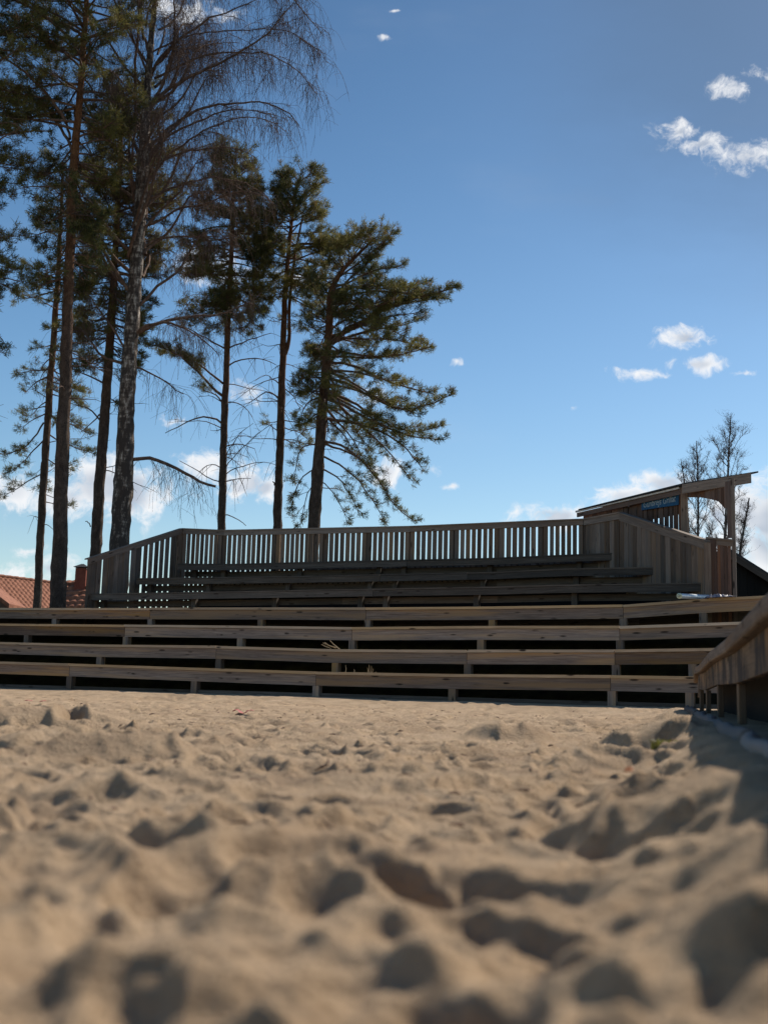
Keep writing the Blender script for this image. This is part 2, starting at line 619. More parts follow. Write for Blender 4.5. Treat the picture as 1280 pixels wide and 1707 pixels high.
RES = .010
RX0, RY0 = -15.0, -1.0
NXR, NYR = int(24 / RES), int(26 / RES)
print('raster', NXR, NYR)
gx = RX0 + np.arange(NXR) * RES
gy_ = RY0 + np.arange(NYR) * RES
HM = np.zeros((NXR, NYR), dtype=np.float32)
for i0 in range(0, NXR, 240):
    XX, YY = np.meshgrid(gx[i0:i0 + 240], gy_, indexing='ij')
    h = np.zeros_like(XX)
    wx = vnoise(XX, YY, .5, 91) * .25
    wy = vnoise(XX, YY, .5, 92) * .25
    rough_ = .30 + .95 * smooth(-.12, .22, vnoise(XX, YY, 1.15, 77) + .5 * vnoise(XX, YY, .4, 78))
    for s_, a_, sd_ in ((1.9, .050, 1), (.85, .046, 2), (.42, .034, 3), (.21, .030, 4), (.10, .022, 5), (.05, .014, 6), (.024, .007, 7)):
        c_, q_ = math.cos(sd_ * 1.3), math.sin(sd_ * 1.3)
        xr, yr = (XX + wx) * c_ - (YY + wy) * q_, (XX + wx) * q_ + (YY + wy) * c_
        nn = vnoise(xr, yr, s_, sd_ + 10)
        if s_ < .9:
            nn = ((.42 - np.abs(nn) * 1.7) * .45 + nn * .55) * rough_   # crests, trampled patches
        h += a_ * nn * (.86 if s_ > .3 else 1.1)
    HM[i0:i0 + 240] = h


def stamp(cx, cy, rx, ry, rot, amp, rim):
    ext = max(rx, ry) * 2.0
    a0, a1 = int((cx - ext - RX0) / RES), int((cx + ext - RX0) / RES)
    b0, b1 = int((cy - ext - RY0) / RES), int((cy + ext - RY0) / RES)
    if a0 < 0 or b0 < 0 or a1 >= NXR or b1 >= NYR:
        return
    X_, Y_ = np.meshgrid(gx[a0:a1] - cx, gy_[b0:b1] - cy, indexing='ij')
    c_, s_ = math.cos(rot), math.sin(rot)
    u_, v_ = (X_ * c_ + Y_ * s_) / rx, (-X_ * s_ + Y_ * c_) / ry
    r2 = np.sqrt(u_ * u_ + v_ * v_)
    HM[a0:a1, b0:b1] += (-amp * np.exp(-(r2 ** 4.5)) + rim * np.exp(-((r2 - 1.25) / .28) ** 2)).astype(np.float32)


for i in range(5200):
    Y_ = .5 + 21 * random.random() ** 1.15
    X_ = random.uniform(-.52 * Y_ - 1.2, .45 * Y_ + .8)
    k_ = random.random()
    if k_ < .45:
        stamp(X_, Y_, random.uniform(.05, .075), random.uniform(.11, .16), random.uniform(0, 3.14), random.uniform(.016, .036), random.uniform(.006, .015))
    elif k_ < .8:
        r_ = random.uniform(.03, .08)
        stamp(X_, Y_, r_, r_ * random.uniform(.7, 1.3), random.uniform(0, 3.14), random.uniform(.008, .020), random.uniform(.002, .008))
    else:
        r_ = random.uniform(.02, .05)
        stamp(X_, Y_, r_, r_, 0, -random.uniform(.008, .02), 0)
for i in range(6000):      # clods and crumbs
    Y_ = .5 + 16 * random.random() ** 1.5
    X_ = random.uniform(-.45 * Y_ - .5, .35 * Y_ + .4)
    r_ = random.uniform(.010, .024)
    stamp(X_, Y_, r_, r_ * random.uniform(.7, 1.4), random.uniform(0, 3), -random.uniform(.004, .011), 0)
# the bigger mounds and hollows of the foreground
for (X_, Y_, rx_, ry_, rot_, amp_, rim_) in (
        (-.62, 2.3, .05, .10, .9, .035, .012), (.30, 2.6, .05, .11, 1.2, .035, .012), (-.28, 2.9, .06, .1, .4, .035, .012), (-.40, 1.35, .05, .09, .2, .03, .01), (.62, 1.55, .05, .09, 1.2, .03, .01), (.33, 1.75, .04, .08, 2.2, .03, .01),
        (-.24, 1.80, .32, .24, .3, -.055, 0), (.50, 2.05, .22, .17, -.3, -.095, 0), (.03, 1.60, .055, .12, .7, .06, .02),
        (.14, 1.26, .05, .10, .9, .05, .015), (1.46, 6.0, .34, .22, 0, -.105, 0), (.80, 7.2, .26, .2, 0, -.085, 0),
        (-2.2, 7.2, .7, .4, 0, -.09, 0), (-.55, 3.0, .25, .2, 0, -.05, 0), (.1, 3.4, .3, .2, .2, -.045, 0),
        (-.22, .95, .14, .10, 0, .05, .01), (.42, 1.35, .14, .10, 0, .012, 0), (-1.0, 4.3, .4, .25, 0, -.06, 0),
        (.9, 4.6, .25, .18, 0, -.03, 0), (.22, .98, .2, .10, .3, -.015, 0), (-.05, 1.12, .10, .07, 0, .03, .01), (2.3, 9, .5, .3, 0, -.06, 0), (.66, 3.1, .10, .08, 0, -.04, 0)):
    stamp(X_, Y_, rx_, ry_, rot_, amp_, rim_)


def sand_h(X, Y):
    xi = np.clip((X - RX0) / RES, 0, NXR - 2)
    yi = np.clip((Y - RY0) / RES, 0, NYR - 2)
    a, b = xi.astype(int), yi.astype(int)
    fx, fy = xi - a, yi - b
    h = HM[a, b] * (1 - fx) * (1 - fy) + HM[a + 1, b] * fx * (1 - fy) + HM[a, b + 1] * (1 - fx) * fy + HM[a + 1, b + 1] * fx * fy
    q = qrow(X, Y)
    base = -.165 + .135 * smooth(17.6, 19.5, q)
    dw = X - (wing_x(Y) - .10)
    base = np.maximum(base, -.165 + .135 * smooth(-.38, -.02, dw))
    att = 1 - .75 * smooth(18.3, 19.5, q)
    att = att * (1 - .8 * smooth(-.25, .0, dw))
    near = smooth(.25, 1.0, np.hypot(X, Y))
    far_ = .56 + .66 * smooth(1.3, 4.6, np.hypot(X, Y))
    h = h * att * far_ * (.45 + .55 * near)
    z = base + h - .02 * (1 - near)
    return np.minimum(z, .02 + 0 * z)


nr, na = 900, 900
rr_ = .30 * (34.0 / .30) ** (np.arange(nr) / (nr - 1))
aa_ = np.radians(np.linspace(-52, 46, na))
RR, AA = np.meshgrid(rr_, aa_, indexing='ij')
SX, SY = RR * np.sin(AA), RR * np.cos(AA)
SZ = sand_h(SX, SY)
q_ = qrow(SX, SY)
keep = (q_ < 20.6)
ii = np.arange(nr * na).reshape(nr, na)
fk = keep[:-1, :-1] & keep[1:, 1:] & keep[1:, :-1] & keep[:-1, 1:]
F4 = np.stack([ii[:-1, :-1], ii[:-1, 1:], ii[1:, 1:], ii[1:, :-1]], -1)[fk]
F4 = F4[:, ::-1]
used = np.unique(F4)
remap = np.full(nr * na, -1)
remap[used] = np.arange(len(used))
V = np.stack([SX.ravel(), SY.ravel(), SZ.ravel()], -1)[used]
sand = np_mesh('sand', V, remap[F4], M['sand'], smooth=True)
tag(sand, kind='structure')

# the land around: level sand round the court, a grassy rise under and behind the benches
gxs = np.concatenate([np.linspace(-400, -30, 14), np.linspace(-28, 28, 113), np.linspace(30, 400, 14)])
gys = np.concatenate([np.linspace(-200, -8, 8), np.linspace(-6, 60, 133), np.linspace(64, 900, 22)])
GX, GY = np.meshgrid(gxs, gys, indexing='ij')
q_ = qrow(GX, GY)
GZ = -.42 + .30 * smooth(19.8, 20.4, q_) + 1.52 * smooth(20.6, 24.2, q_)
nx_, ny_ = GX.shape
ii = np.arange(nx_ * ny_).reshape(nx_, ny_)
F4 = np.stack([ii[:-1, :-1], ii[1:, :-1], ii[1:, 1:], ii[:-1, 1:]], -1).reshape(-1, 4)
land = np_mesh('ground', np.stack([GX.ravel(), GY.ravel(), GZ.ravel()], -1), F4, M['earth'], smooth=True)
tag(land, kind='structure')
LANDZ = 1.40

# ------------------------------------------------------------------ benches
D0 = {1: 19.6, 2: 20.6, 3: 21.6, 4: 22.6, 5: 23.9, 6: 25.3, 7: 26.6, 8: 27.3}


def rowD(k, x, extra=0.0):
    return (D0[k] + extra) / (1 + SLOPE * (x - 640) / FPX)


TOPS = {1: [(-260, 1094), (0, 1102.6), (117, 1106), (324, 1113), (527, 1119.4), (753, 1123.3), (1018, 1125.2), (1152, 1127.3), (1290, 1129.6)],
        2: [(-260, 1062), (0, 1070.5), (166.6, 1074.7), (365, 1076.6), (559, 1082.3), (779, 1083.3), (1025, 1083), (1152, 1081), (1290, 1079)],
        3: [(-260, 1036.5), (0, 1039.6), (45.5, 1040), (210.6, 1041.6), (400.8, 1043.5), (586.7, 1045.9), (800.7, 1043.9), (1031.8, 1043.6), (1220, 1036.9), (1330, 1033)],
        4: [(-260, 1013), (0, 1013.2), (91.8, 1013.4), (251, 1013.4), (434.7, 1013), (612.7, 1013.2), (819.4, 1011.6), (1037.3, 1008.4), (1170.3, 998.3), (1330, 990)],
        5: [(150, 989.8), (390, 985.8), (560, 982.5), (820, 978.2), (940, 974.8), (1178, 971.7)],
        6: [(228, 963.8), (390, 961.8), (560, 959), (820, 953.4), (940, 947.8), (1105, 944.8)],
        7: [(297, 940), (390, 940), (560, 935.6), (820, 930), (940, 924.8), (1040, 920.9)]}
POSTS = {1: [-95, 117, 324.5, 527, 753.3, 1018.5, 1148], 2: [-35, 166.6, 365, 559, 779, 1025, 1152.7],
         3: [-120, 45.5, 210.6, 400.8, 586.7, 800.7, 1031.8, 1262], 4: [-70, 91.8, 251, 434.7, 612.7, 819.4, 1037.3, 1170.3, 1300],
         5: [163, 315, 450, 593.5, 635.6, 787.5, 951.7, 1155.6], 6: [242, 340, 472.5, 610, 651.4, 799, 955, 1087],
         7: [317.5, 365, 492.5, 625, 667, 810.6, 960, 1021.5]}
JOINTS = {1: [-260, 117, 527, 1017, 1290], 2: [-260, 361, 778, 1024, 1290], 3: [-260, 209, 587, 1032, 1330], 4: [-260, 251, 610, 1038, 1330],
          5: [150, 621.5, 1178], 6: [228, 633, 779, 1105], 7: [297, 678, 1040]}


def ytop(k, x):
    t = TOPS[k]
    return float(np.interp(x, [q[0] for q in t], [q[1] for q in t]))


def rowP(k, x):
    return P(x, ytop(k, x), rowD(k, x))


def pts_between(k, a, b):
    xs = [a] + [q[0] for q in TOPS[k] if a + 12 < q[0] < b - 12] + [b]
    return [rowP(k, x) for x in xs]


LBL = {1: 'lowest long wooden bench row standing right on the sand', 2: 'second wooden bench row up from the sand with twigs below it',
       3: 'third wooden bench row up from the sand', 4: 'fourth wooden bench row up, carrying the pale blue pipe',
       5: 'lowest of the three dark grey bench rows above the paler ones', 6: 'middle one of the three dark grey bench rows below the picket railing',
       7: 'topmost dark grey bench row right below the picket railing'}
DEPTH = {1: 1.08, 2: 1.08, 3: 1.08, 4: 1.35}
for k in range(1, 8):
    low = k <= 4
    mid = rowP(k, 640)
    t = thing('bench_row', LBL[k], 'bench', (mid.x, mid.y, mid.z - (.43 if k == 1 else .6)), 'bench rows of the wooden stand')
    js = JOINTS[k]
    for a, b in zip(js[:-1], js[1:]):
        pl, fb_ = MB(), MB()
        pp = pts_between(k, a, b)
        r1, r2 = random.random(), random.random()
        u1, u2 = random.random() * 30, random.random() * 30
        dz = random.uniform(-.004, .004)
        for i, (A, B) in enumerate(zip(pp[:-1], pp[1:])):
            if i == 0:
                A = A + (B - A).normalized() * .006
            if i == len(pp) - 2:
                B = B - (B - A).normalized() * .003
            z = Vector((0, 0, dz))
            if low:
                pl.line(A + z, B + z, -.035, .33, -.047, 0, r1, u1)
                fb_.line(A, B, 0, .028, -.243, -.0495, r2, u2)
            else:
                pl.line(A + z, B + z, -.012, .36, -.028, 0, r1, u1)
                fb_.line(A, B, 0, .03, -.155, -.0305, r2, u2)
            u1 += (B - A).length
            u2 += (B - A).length
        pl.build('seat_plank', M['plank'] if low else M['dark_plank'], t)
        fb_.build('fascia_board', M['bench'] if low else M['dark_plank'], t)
    # deck or foot boards behind the seat plank
    dk = MB()
    pp = pts_between(k, js[0], js[-1])
    if low:
        for A, B in zip(pp[:-1], pp[1:]):
            dk.line(A, B, .336, .68, -.049, -.006)
            dk.line(A, B, .686, DEPTH[k], -.049, -.006)
        dk.build('deck_boards', M['bench'], t)
    else:
        for A, B in zip(pp[:-1], pp[1:]):
            dk.line(A, B, .31, .34, -.29, -.16)
        dk.build('riser_board', M['dark_plank'], t)
        fd = MB()
        for A, B in zip(pp[:-1], pp[1:]):
            fd.line(A, B, .345, .86, -.42, -.38)
            fd.line(A, B, .87, 1.40, -.42, -.38)
        fd.build('foot_boards', M['dark_plank'], t)
        cl_ = MB()
        pc = pts_between(k, {5: 345, 6: 305, 7: 362}[k], js[-1])
        for A, B in zip(pc[:-1], pc[1:]):
            cl_.line(A, B, 1.05, 1.08, -.375, -.10)
            cl_.line(A, B, .80, .83, -1.2 if k == 5 else -.9, -.425)
        cl_.build('back_board', M['black_wood_and_shade'], t)  # added black boards stand in for the dark inside of the gaps
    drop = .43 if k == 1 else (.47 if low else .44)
    for x in POSTS[k]:
        A = rowP(k, x)
        B = rowP(k, x + 6)
        d = (B - A).normalized()
        pm = MB()
        wv_ = .062 if low else .055
        if k == 1:
            drop = .50
        f0 = .031 if low else .20
        zt = -.2435 if low else -.157
        A0, A1 = A - d * wv_, A + d * wv_
        # upright runs vertically: build by corners
        n = Vector((-d.y, d.x, 0)).normalized()
        if n.y < 0:
            n = -n
        c = []
        for zz in (-drop, zt + (.16 if low else .09)):
            for ff in (f0, f0 + .10):
                for q in (A0, A1):
                    c.append(Vector((q.x, q.y, A.z + zz)) + n * ff)
        if low:     # the visible face stands flush under the fascia
            c2 = []
            for zz in (-drop, -.2445):
                for ff in (.004, f0 - .001):
                    for q in (A0, A1):
                        c2.append(Vector((q.x, q.y, A.z + zz)) + n * ff)
            pm.hexa(c2)
        pm.hexa(c, pm.r[0] if pm.r else None)
        pm.build('post', M['bench'] if low else M['dark_plank'], t)
    if k == 1:      # kick board lying on the sand below the first bench
        kb = MB()
        for A, B in zip(pp[:-1], pp[1:]):
            kb.line(Vector((A.x, A.y, .0)), Vector((B.x, B.y, .0)), .05, .085, -.06, .035)
        kb.build('kick_board', M['dark_plank'], t)
    if k == 4:      # unseen boarding added to keep light from entering the gaps from behind
        cb = MB()
        for A, B in zip(pp[:-1], pp[1:]):
            cb.line(A, B, DEPTH[4] - .06, DEPTH[4] - .03, -.6, -.051)
        cb.build('back_board', M['dark_plank'], t)


# ------------------------------------------------------------------ picket panels
def ray_t(x, A, B):
    """parameter along plan line A-B where photo column x (at eye height) meets it"""
    p = P(x, 930, 1.0)
    m = p.x
    dx, dy = B.x - A.x, B.y - A.y
    return (A.x - m * A.y) / (m * dy - dx)


def panel(mb, A, B, spans, botz, thick=.022, off=0.0, topcut=.03, jit=.006):
    """vertical boards; A, B are rail-top points; spans = list of (t0,t1); botz = (zA, zB)"""
    d = B - A
    n = Vector((-d.y, d.x, 0)).normalized()
    if n.y < 0:
        n = -n
    for (t0, t1) in spans:
        o_ = off + random.uniform(-jit, jit)
        c = []
        zb = [botz[0] + (botz[1] - botz[0]) * t for t in (t0, t1)]
        zt = [(A + d * t).z - topcut for t in (t0, t1)]
        rn = random.random()
        tilt = random.gauss(0, .0035) / d.length
        for lev in (0, 1):
            for ff in (o_, o_ + thick):
                for t, b_, tt in ((t0, zb[0], zt[0]), (t1, zb[1], zt[1])):
                    q = A + d * (t + tilt * lev)
                    c.append(Vector((q.x, q.y, b_ if lev == 0 else tt)) + n * ff)
        mb.hexa(c, rn)


def regular(A, B, pitch, gap, jit=.004):
    L = Vector((B.x - A.x, B.y - A.y, 0)).length
    n = max(1, round(L / pitch))
    out = []
    for i in range(n):
        a = i / n + gap / 2 / L + random.uniform(0, jit) / L
        b = (i + 1) / n - gap / 2 / L - random.uniform(0, jit) / L
        out.append((a, b))
    return out


def from_gaps(xs, A, B, gaps, maxw=9.0):
    """xs = (x0, x1) in photo columns, gaps = visible gaps; wide stretches are split into boards"""
    edges = [xs[0]]
    for g in gaps:
        edges += list(g)
    edges.append(xs[1])
    out = []
    for a, b in zip(edges[::2], edges[1::2]):
        k = max(1, round((b - a) / maxw))
        for i in range(k):
            xa, xb = a + (b - a) * i / k, a + (b - a) * (i + 1) / k
            ta, tb = ray_t(xa, A, B), ray_t(xb, A, B)
            e = .0018 / (B - A).length
            out.append((ta + (e if i else 0), tb - (e if i < k - 1 else 0)))
    return out


def rail(mb, A, B, hh=.115, cap=.03, f0=-.03, ext0=0.0, ext1=0.0):
    d = (B - A).normalized()
    A, B = A - d * ext0, B + d * ext1
    mb.line(A, B, f0 - .02, f0 + .125, -cap, 0)
    mb.line(A, B, f0, f0 + .028, -cap - hh, -cap - .001)


def fpost(name, Q, d, w_, dep, z0, z1, mat, parent, off=.03):
    n = Vector((-d.y, d.x, 0)).normalized()
    if n.y < 0:
        n = -n
    d = Vector((d.x, d.y, 0)).normalized()
    c = []
    for zz in (z0, z1):
        for ff in (off, off + dep):
            for s_ in (-1, 1):
                c.append(Vector((Q.x, Q.y, zz)) + d * s_ * w_ / 2 + n * ff)
    m_ = MB()
    m_.hexa(c)
    return m_.build(name, mat, parent)


RT = [(305, 880.6), (375, 883.5), (560, 881.3), (820, 872.2), (975, 864.6)]


def railP(x):
    return P(x, float(np.interp(x, [q[0] for q in RT], [q[1] for q in RT])), rowD(8, x))


bk = thing('picket_railing', 'long straight picket railing along the back of the top bench row', 'railing', (railP(640).x, railP(640).y, LANDZ))
bays = [305, 372, 461, 540, 612, 684, 757, 832, 905, 972]
for a, b in zip(bays[:-1], bays[1:]):
    A, B = railP(a), railP(b)
    mb = MB()
    panel(mb, A, B, regular(A, B, .139, .033, .007), (1.36, 1.36) if b < 470 else (2.62, 2.62), off=.0)
    mb.build('pickets', M['picket'], bk)
for a, b in ((305, 375), (375, 684), (684, 972)):
    rm = MB()
    rail(rm, railP(a), railP(b))
    rm.build('top_rail', M['rail'], bk)
for x in bays:
    Q = railP(x)
    fpost('post', Q, railP(x + 5) - Q, .10, .10, 1.3, Q.z - .035, M['picket'], bk, off=.035)
lr = MB()
for a, b in zip(bays[:-1], bays[1:]):
    A, B = railP(a), railP(b)
    lr.line(A, B, .0245, .0345, -1.0, -.9)
lr.build('lower_rail', M['picket'], bk)

# left end
LA, LB = P(149, 930, 27.0), railP(305) + Vector((-.02, -.02, 0))
le = thing('side_railing', 'sloping picket railing closing the left end of the stand', 'railing', (LA.x, LA.y, LANDZ))
gaps = [(161.5, 163), (171, 174.2), (216.8, 220), (236, 239.8), (245.6, 249), (254.8, 258), (264, 267.2), (273, 276), (282, 285), (291, 294.5)]
mb = MB()
panel(mb, LA, LB, from_gaps((150, 303), LA, LB, gaps, 8.5), (1.36, 1.36))
mb.build('pickets', M['picket'], le)
rm = MB()
rail(rm, LA, LB, ext0=.05)
rm.build('top_rail', M['rail'], le)
for tt in (.04, .5, .96):
    Q = LA.lerp(LB, tt)
    fpost('post', Q, LB - LA, .09, .09, 1.3, Q.z - .05, M['picket'], le, off=.035)

# right end: short solid return, then the boarded end wall stepping down
RA, RB, RC = railP(974), P(1032, 854.0, 24.1), P(1178, 900.5, 20.95)
re_ = thing('boarded_end_wall', 'solid boarded wall closing the right end of the stand, its rail sloping down', 'wall', (RB.x, RB.y, LANDZ))
mb = MB()
panel(mb, RA, RB, from_gaps((976, 1031), RA, RB, [], 7.6), (1.36, 1.36))
mb.build('back_boards', M['picket'], re_)
mb = MB()
sp = regular(RB, RC, .182, .006, .004)
panel(mb, RB, RC, sp, (1.36, 1.36))
mb.build('side_boards', M['picket'], re_)
rm = MB()
rail(rm, RA, RB, hh=.12, ext1=.03)
rm.build('top_rail', M['rail'], re_)
rm = MB()
rail(rm, RB + Vector((.01, -.01, 0)), RC, hh=.15)
rm.build('top_rail', M['rail'], re_)
fpost('post', RC, Vector((1, -.2, 0)), .12, .1, 1.3, RC.z - .05, M['rail'], re_, off=-.06)

# ------------------------------------------------------------------ booth with the blue sign
GA, GB = P(1186, 896.5, 20.95), P(1221, 899.5, 20.9)
BP = P(1220.5, 800, 21.0)
bo = thing('wooden_booth', 'open wooden booth with a slanting roof edge, right of the stand', 'booth', (BP.x, BP.y + 1, LANDZ))
mb = MB()
panel(mb, GA, GB, from_gaps((1183, 1218), GA, GB, [], 6.2), (1.36, 1.36), off=.02)
mb.build('counter_boards', M['booth'], bo)
rm = MB()
rail(rm, P(1176, 895.5, 21.05), GB, hh=.10)
rm.build('counter_rail', M['rail'], bo)
fpost('post', Vector((BP.x, BP.y, 0)), Vector((1, -.35, 0)), .065, .10, 1.3, BP.z + .02, M['rail'], bo, off=-.05)
WA, WB = P(1136, 818, 22.9), P(970, 853.5, 26.1)
mb = MB()
sg = [(1018, 1019.3), (1038, 1039.6), (1046.3, 1048), (1070.5, 1073), (1077.6, 1079.6), (1087.5, 1089.6), (1095.3, 1098.6), (1105, 1107.5),
      (1114, 1116), (1121, 1122.6), (1129.4, 1131.4)]
xs_ = sorted([1136 - 0] + [q for g in sg for q in g] + [972])
sp = []
ed = [972] + [q for g in sg for q in g] + [1136]
for a, b in zip(ed[::2], ed[1::2]):
    k = max(1, round((b - a) / 7.5))
    for i in range(k):
        ta = ray_t(a + (b - a) * i / k, WA, WB)
        tb = ray_t(a + (b - a) * (i + 1) / k, WA, WB)
        sp.append((min(ta, tb) + .0006, max(ta, tb) - .0006))
panel(mb, WA, WB, sp, (1.36, 1.36), topcut=.05)
mb.build('sign_wall_boards', M['booth'], bo)
hb = MB()
hb.line(WA, WB, .030, .045, -.46, -.08)
hb.build('header_board', M['booth'], bo)
PA = P(1139.5, 812, 22.75)
fpost('corner_post', Vector((PA.x, PA.y, 0)), Vector((1, -.3, 0)), .135, .12, 1.3, PA.z + .02, M['rail'], bo, off=-.05)
FA, FB = P(1142.5, 808.5, 22.6), P(1255, 789.3, 21.0)
fm = MB()
fm.line(FA, FB, -.10, -.055, -.185, 0)
fm.build('fascia_board', M['rail'], bo)
# valance boards with a chamfered opening
vb = MB()
bx = [1146, 1152, 1160, 1168, 1176, 1184, 1192, 1198, 1203, 1208, 1212.5, 1219.5]
by = [829, 829, 829, 829.4, 830.5, 832, 833.8, 835.8, 841, 847, 897]
VA, VB = P(1143, 812, 22.75), P(1222, 798, 21.25)
dV = VB - VA
for x0, x1, yb in zip(bx[:-1], bx[1:], by):
    t0, t1 = ray_t(x0 + .2, VA, VB), ray_t(x1 - .2, VA, VB)
    q0, q1 = VA + dV * t0, VA + dV * t1
    nb = Vector((-dV.y, dV.x, 0)).normalized() * .022
    if nb.y < 0:
        nb = -nb
    y_next = by[min(by.index(yb) + 1, len(by) - 1)] if yb < 850 else yb
    z0, z1 = P(x0, yb, q0.y).z, P(x1, y_next if yb < 850 and y_next < 860 else yb, q1.y).z
    c = []
    for lev in (0, 1):
        for nn in (Vector(), nb):
            for q, z in ((q0, z0), (q1, z1)):
                c.append(Vector((q.x, q.y, z if lev == 0 else q.z - .03)) + nn)
    vb.hexa(c)
vb.build('valance_boards', M['booth'], bo)
# roof: a slab from the fascia back over the sign wall
RFA, RFB = FA + Vector((0, 0, .028)), FB + Vector((.01, 0, .028))
WBt = P(965.5, 853, 26.2)
back = WBt - P(1141, 810, 22.75)
rf = MB()
c = []
for q in (RFA + Vector((-.05, -.1, 0)), RFB + Vector((.05, -.1, 0))):
    for ff in (Vector(), back * 1.0):
        for zz in (-.03, 0.0):
            c.append(q + ff + Vector((0, 0, zz)))
rf.hexa(c)
rf.build('roof', M['tar'], bo)
wt_ = MB()
WA2, WB2 = P(1140, 812.2, 22.8), P(967, 852, 26.15)
wt_.line(WA2, WB2, -.14, -.11, -.045, -.005)
wt_.build('eaves_trim', M['white_trim'], bo)
wt2 = MB()
wt2.line(WA2, WB2, -.10, -.07, -.15, -.05)
wt2.build('eaves_board', M['booth'], bo)

# sign hung on the wall
c4 = [P(1071.5, 835, 0.1), P(1133.5, 822.5, .1), P(1133.5, 842, .1), P(1072, 851, .1)]


def on_wall(x, y, off):
    tt = ray_t(x, WA, WB)
    q = WA + (WB - WA) * tt
    d_ = WB - WA
    n = Vector((-d_.y, d_.x, 0)).normalized()
    if n.y < 0:
        n = -n
    p = P(x, y, q.y)
    # refine with true column at that height
    for _ in range(3):
        m_ = p.x / p.y
        t2 = (WA.x - m_ * WA.y) / (m_ * d_.y - d_.x)
        q = WA + d_ * t2
        p = P(x, y, q.y)
    return p - n * off


cs = [on_wall(1072, 835.5, 0), on_wall(1133, 823, 0), on_wall(1133, 842, 0), on_wall(1072, 851, 0)]
dW = (cs[1] - cs[0]).normalized()
nW = Vector((dW.y, -dW.x, 0)).normalized()
if nW.y > 0:
    nW = -nW
sb = MB()
c = []
for (top_, bot_) in ((cs[0], cs[3]), (cs[1], cs[2])):
    for ff in (.03, .055):
        for q in (bot_, top_):
            c.append(q + nW * ff)
sb.hexa(c)
sgn = sb.build('sign', M['sign_blue'])
tag(sgn, 'dark blue name sign with faded white hand lettering on the booth wall', 'sign')
cu = bpy.data.curves.new('lettering', 'FONT')
cu.body = "Gunbrejs Grillat"
cu.size = .19
cu.extrude = .002
cu.align_x = 'CENTER'
cu.align_y = 'CENTER'
cu.shear = .15
cu.offset = .0012
tmp = bpy.data.objects.new('lettering_tmp', cu)
COL.objects.link(tmp)
bpy.context.view_layer.update()
me_t = bpy.data.meshes.new_from_object(tmp.evaluated_get(bpy.context.evaluated_depsgraph_get()))
bpy.data.objects.remove(tmp)
me_t.materials.clear()
tx = bpy.data.objects.new('lettering', me_t)
COL.objects.link(tx)
tx.data.materials.append(M['chalk'])
tx.parent = sgn
cen = (cs[0] + cs[1] + cs[2] + cs[3]) / 4 + nW * .060 + Vector((0, 0, .01))
xd = dW
yd = Vector((0, 0, 1)) - xd * xd.z
yd.normalize()
zd = xd.cross(yd)
mw = Matrix((xd, yd, zd)).transposed().to_4x4()
bpy.context.view_layer.update()
wtext = tx.dimensions.x
sxx = (cs[1] - cs[0]).length * .88 / max(wtext, .01)
tx.matrix_world = Matrix.Translation(cen) @ mw @ Matrix.Diagonal((sxx, 1.0, 1, 1))

# ------------------------------------------------------------------ dark shed at the right edge
S1, S2 = P(1221, 916, 24.5), P(1400, 1030, 24.5)
sh = thing('dark_shed', 'black wooden shed with a sloping roof behind the booth at the right edge', 'shed', (S1.x, S1.y, LANDZ))
mb = MB()
nb = 14
for i in range(nb):
    a = S1.lerp(S2, i / nb)
    b = S1.lerp(S2, (i + 1) / nb)
    c = []
    for lev in (0, 1):
        for yy in (.12, .15):
            for q in (a, b):
                c.append(Vector((q.x + (.002 if q is a else -.002), q.y + yy, 1.3 if lev == 0 else q.z - .08)))
    mb.hexa(c)
mb.build('gable_boards', M['black_wood_and_shade'], sh)
mb = MB()
c = []
for q in (S1 + Vector((-.12, 0, .05)), S2):
    for yy in (0, 4.5):
        for zz in (-.05, 0):
            c.append(Vector((q.x, q.y + yy, q.z + zz)))
mb.hexa(c)
mb.build('roof', M['tar'], sh)
mb = MB()
c = []
for q in (S1 + Vector((-.12, 0, 0)), S2 + Vector((0, 0, -.05))):
    for yy in (-.02, .02):
        for zz in (-.16, -.002):
            c.append(Vector((q.x, q.y + yy, q.z + zz)))
mb.hexa(c)
mb.build('verge_board', M['dark_plank'], sh)
mb = MB()
mb.line(Vector((S1.x, S1.y + .15, S1.z - .1)), Vector((S1.x + .001, S1.y + 4.4, S1.z - .1)), 0, .03, -1.6, 0)
mb.build('side_wall', M['black_wood_and_shade'], sh)

# ------------------------------------------------------------------ near bench on the right
WY = [14.2, 13.2, 11.2, 8.8, 6.4, 4.0, 1.6, -.8, -3.2]
WP = []
for i, Y in enumerate(WY):
    x_ = wing_x(Y) + .05
    z_ = .445 + (.012 if i % 2 else -.008)
    if i == 0:
        x_ += .02
        z_ = .37
    WP.append(Vector((x_, Y, z_)))
wg = thing('side_bench', 'weathered thick-planked bench close on the right, running towards the camera', 'bench', (WP[3].x, WP[3].y, 0))


def wline(mb, A, B, f0, f1, z0, z1, rnd=None, uo=None):
    d = B - A
    n = Vector((-d.y, d.x, 0)).normalized()
    if n.x < 0:
        n = -n
    c = []
    for q in (A, B):
        for ff in (f0, f1):
            for zz in (z0, z1):
                c.append(q + n * ff + Vector((0, 0, zz)))
    mb.hexa(c, rnd, uo)


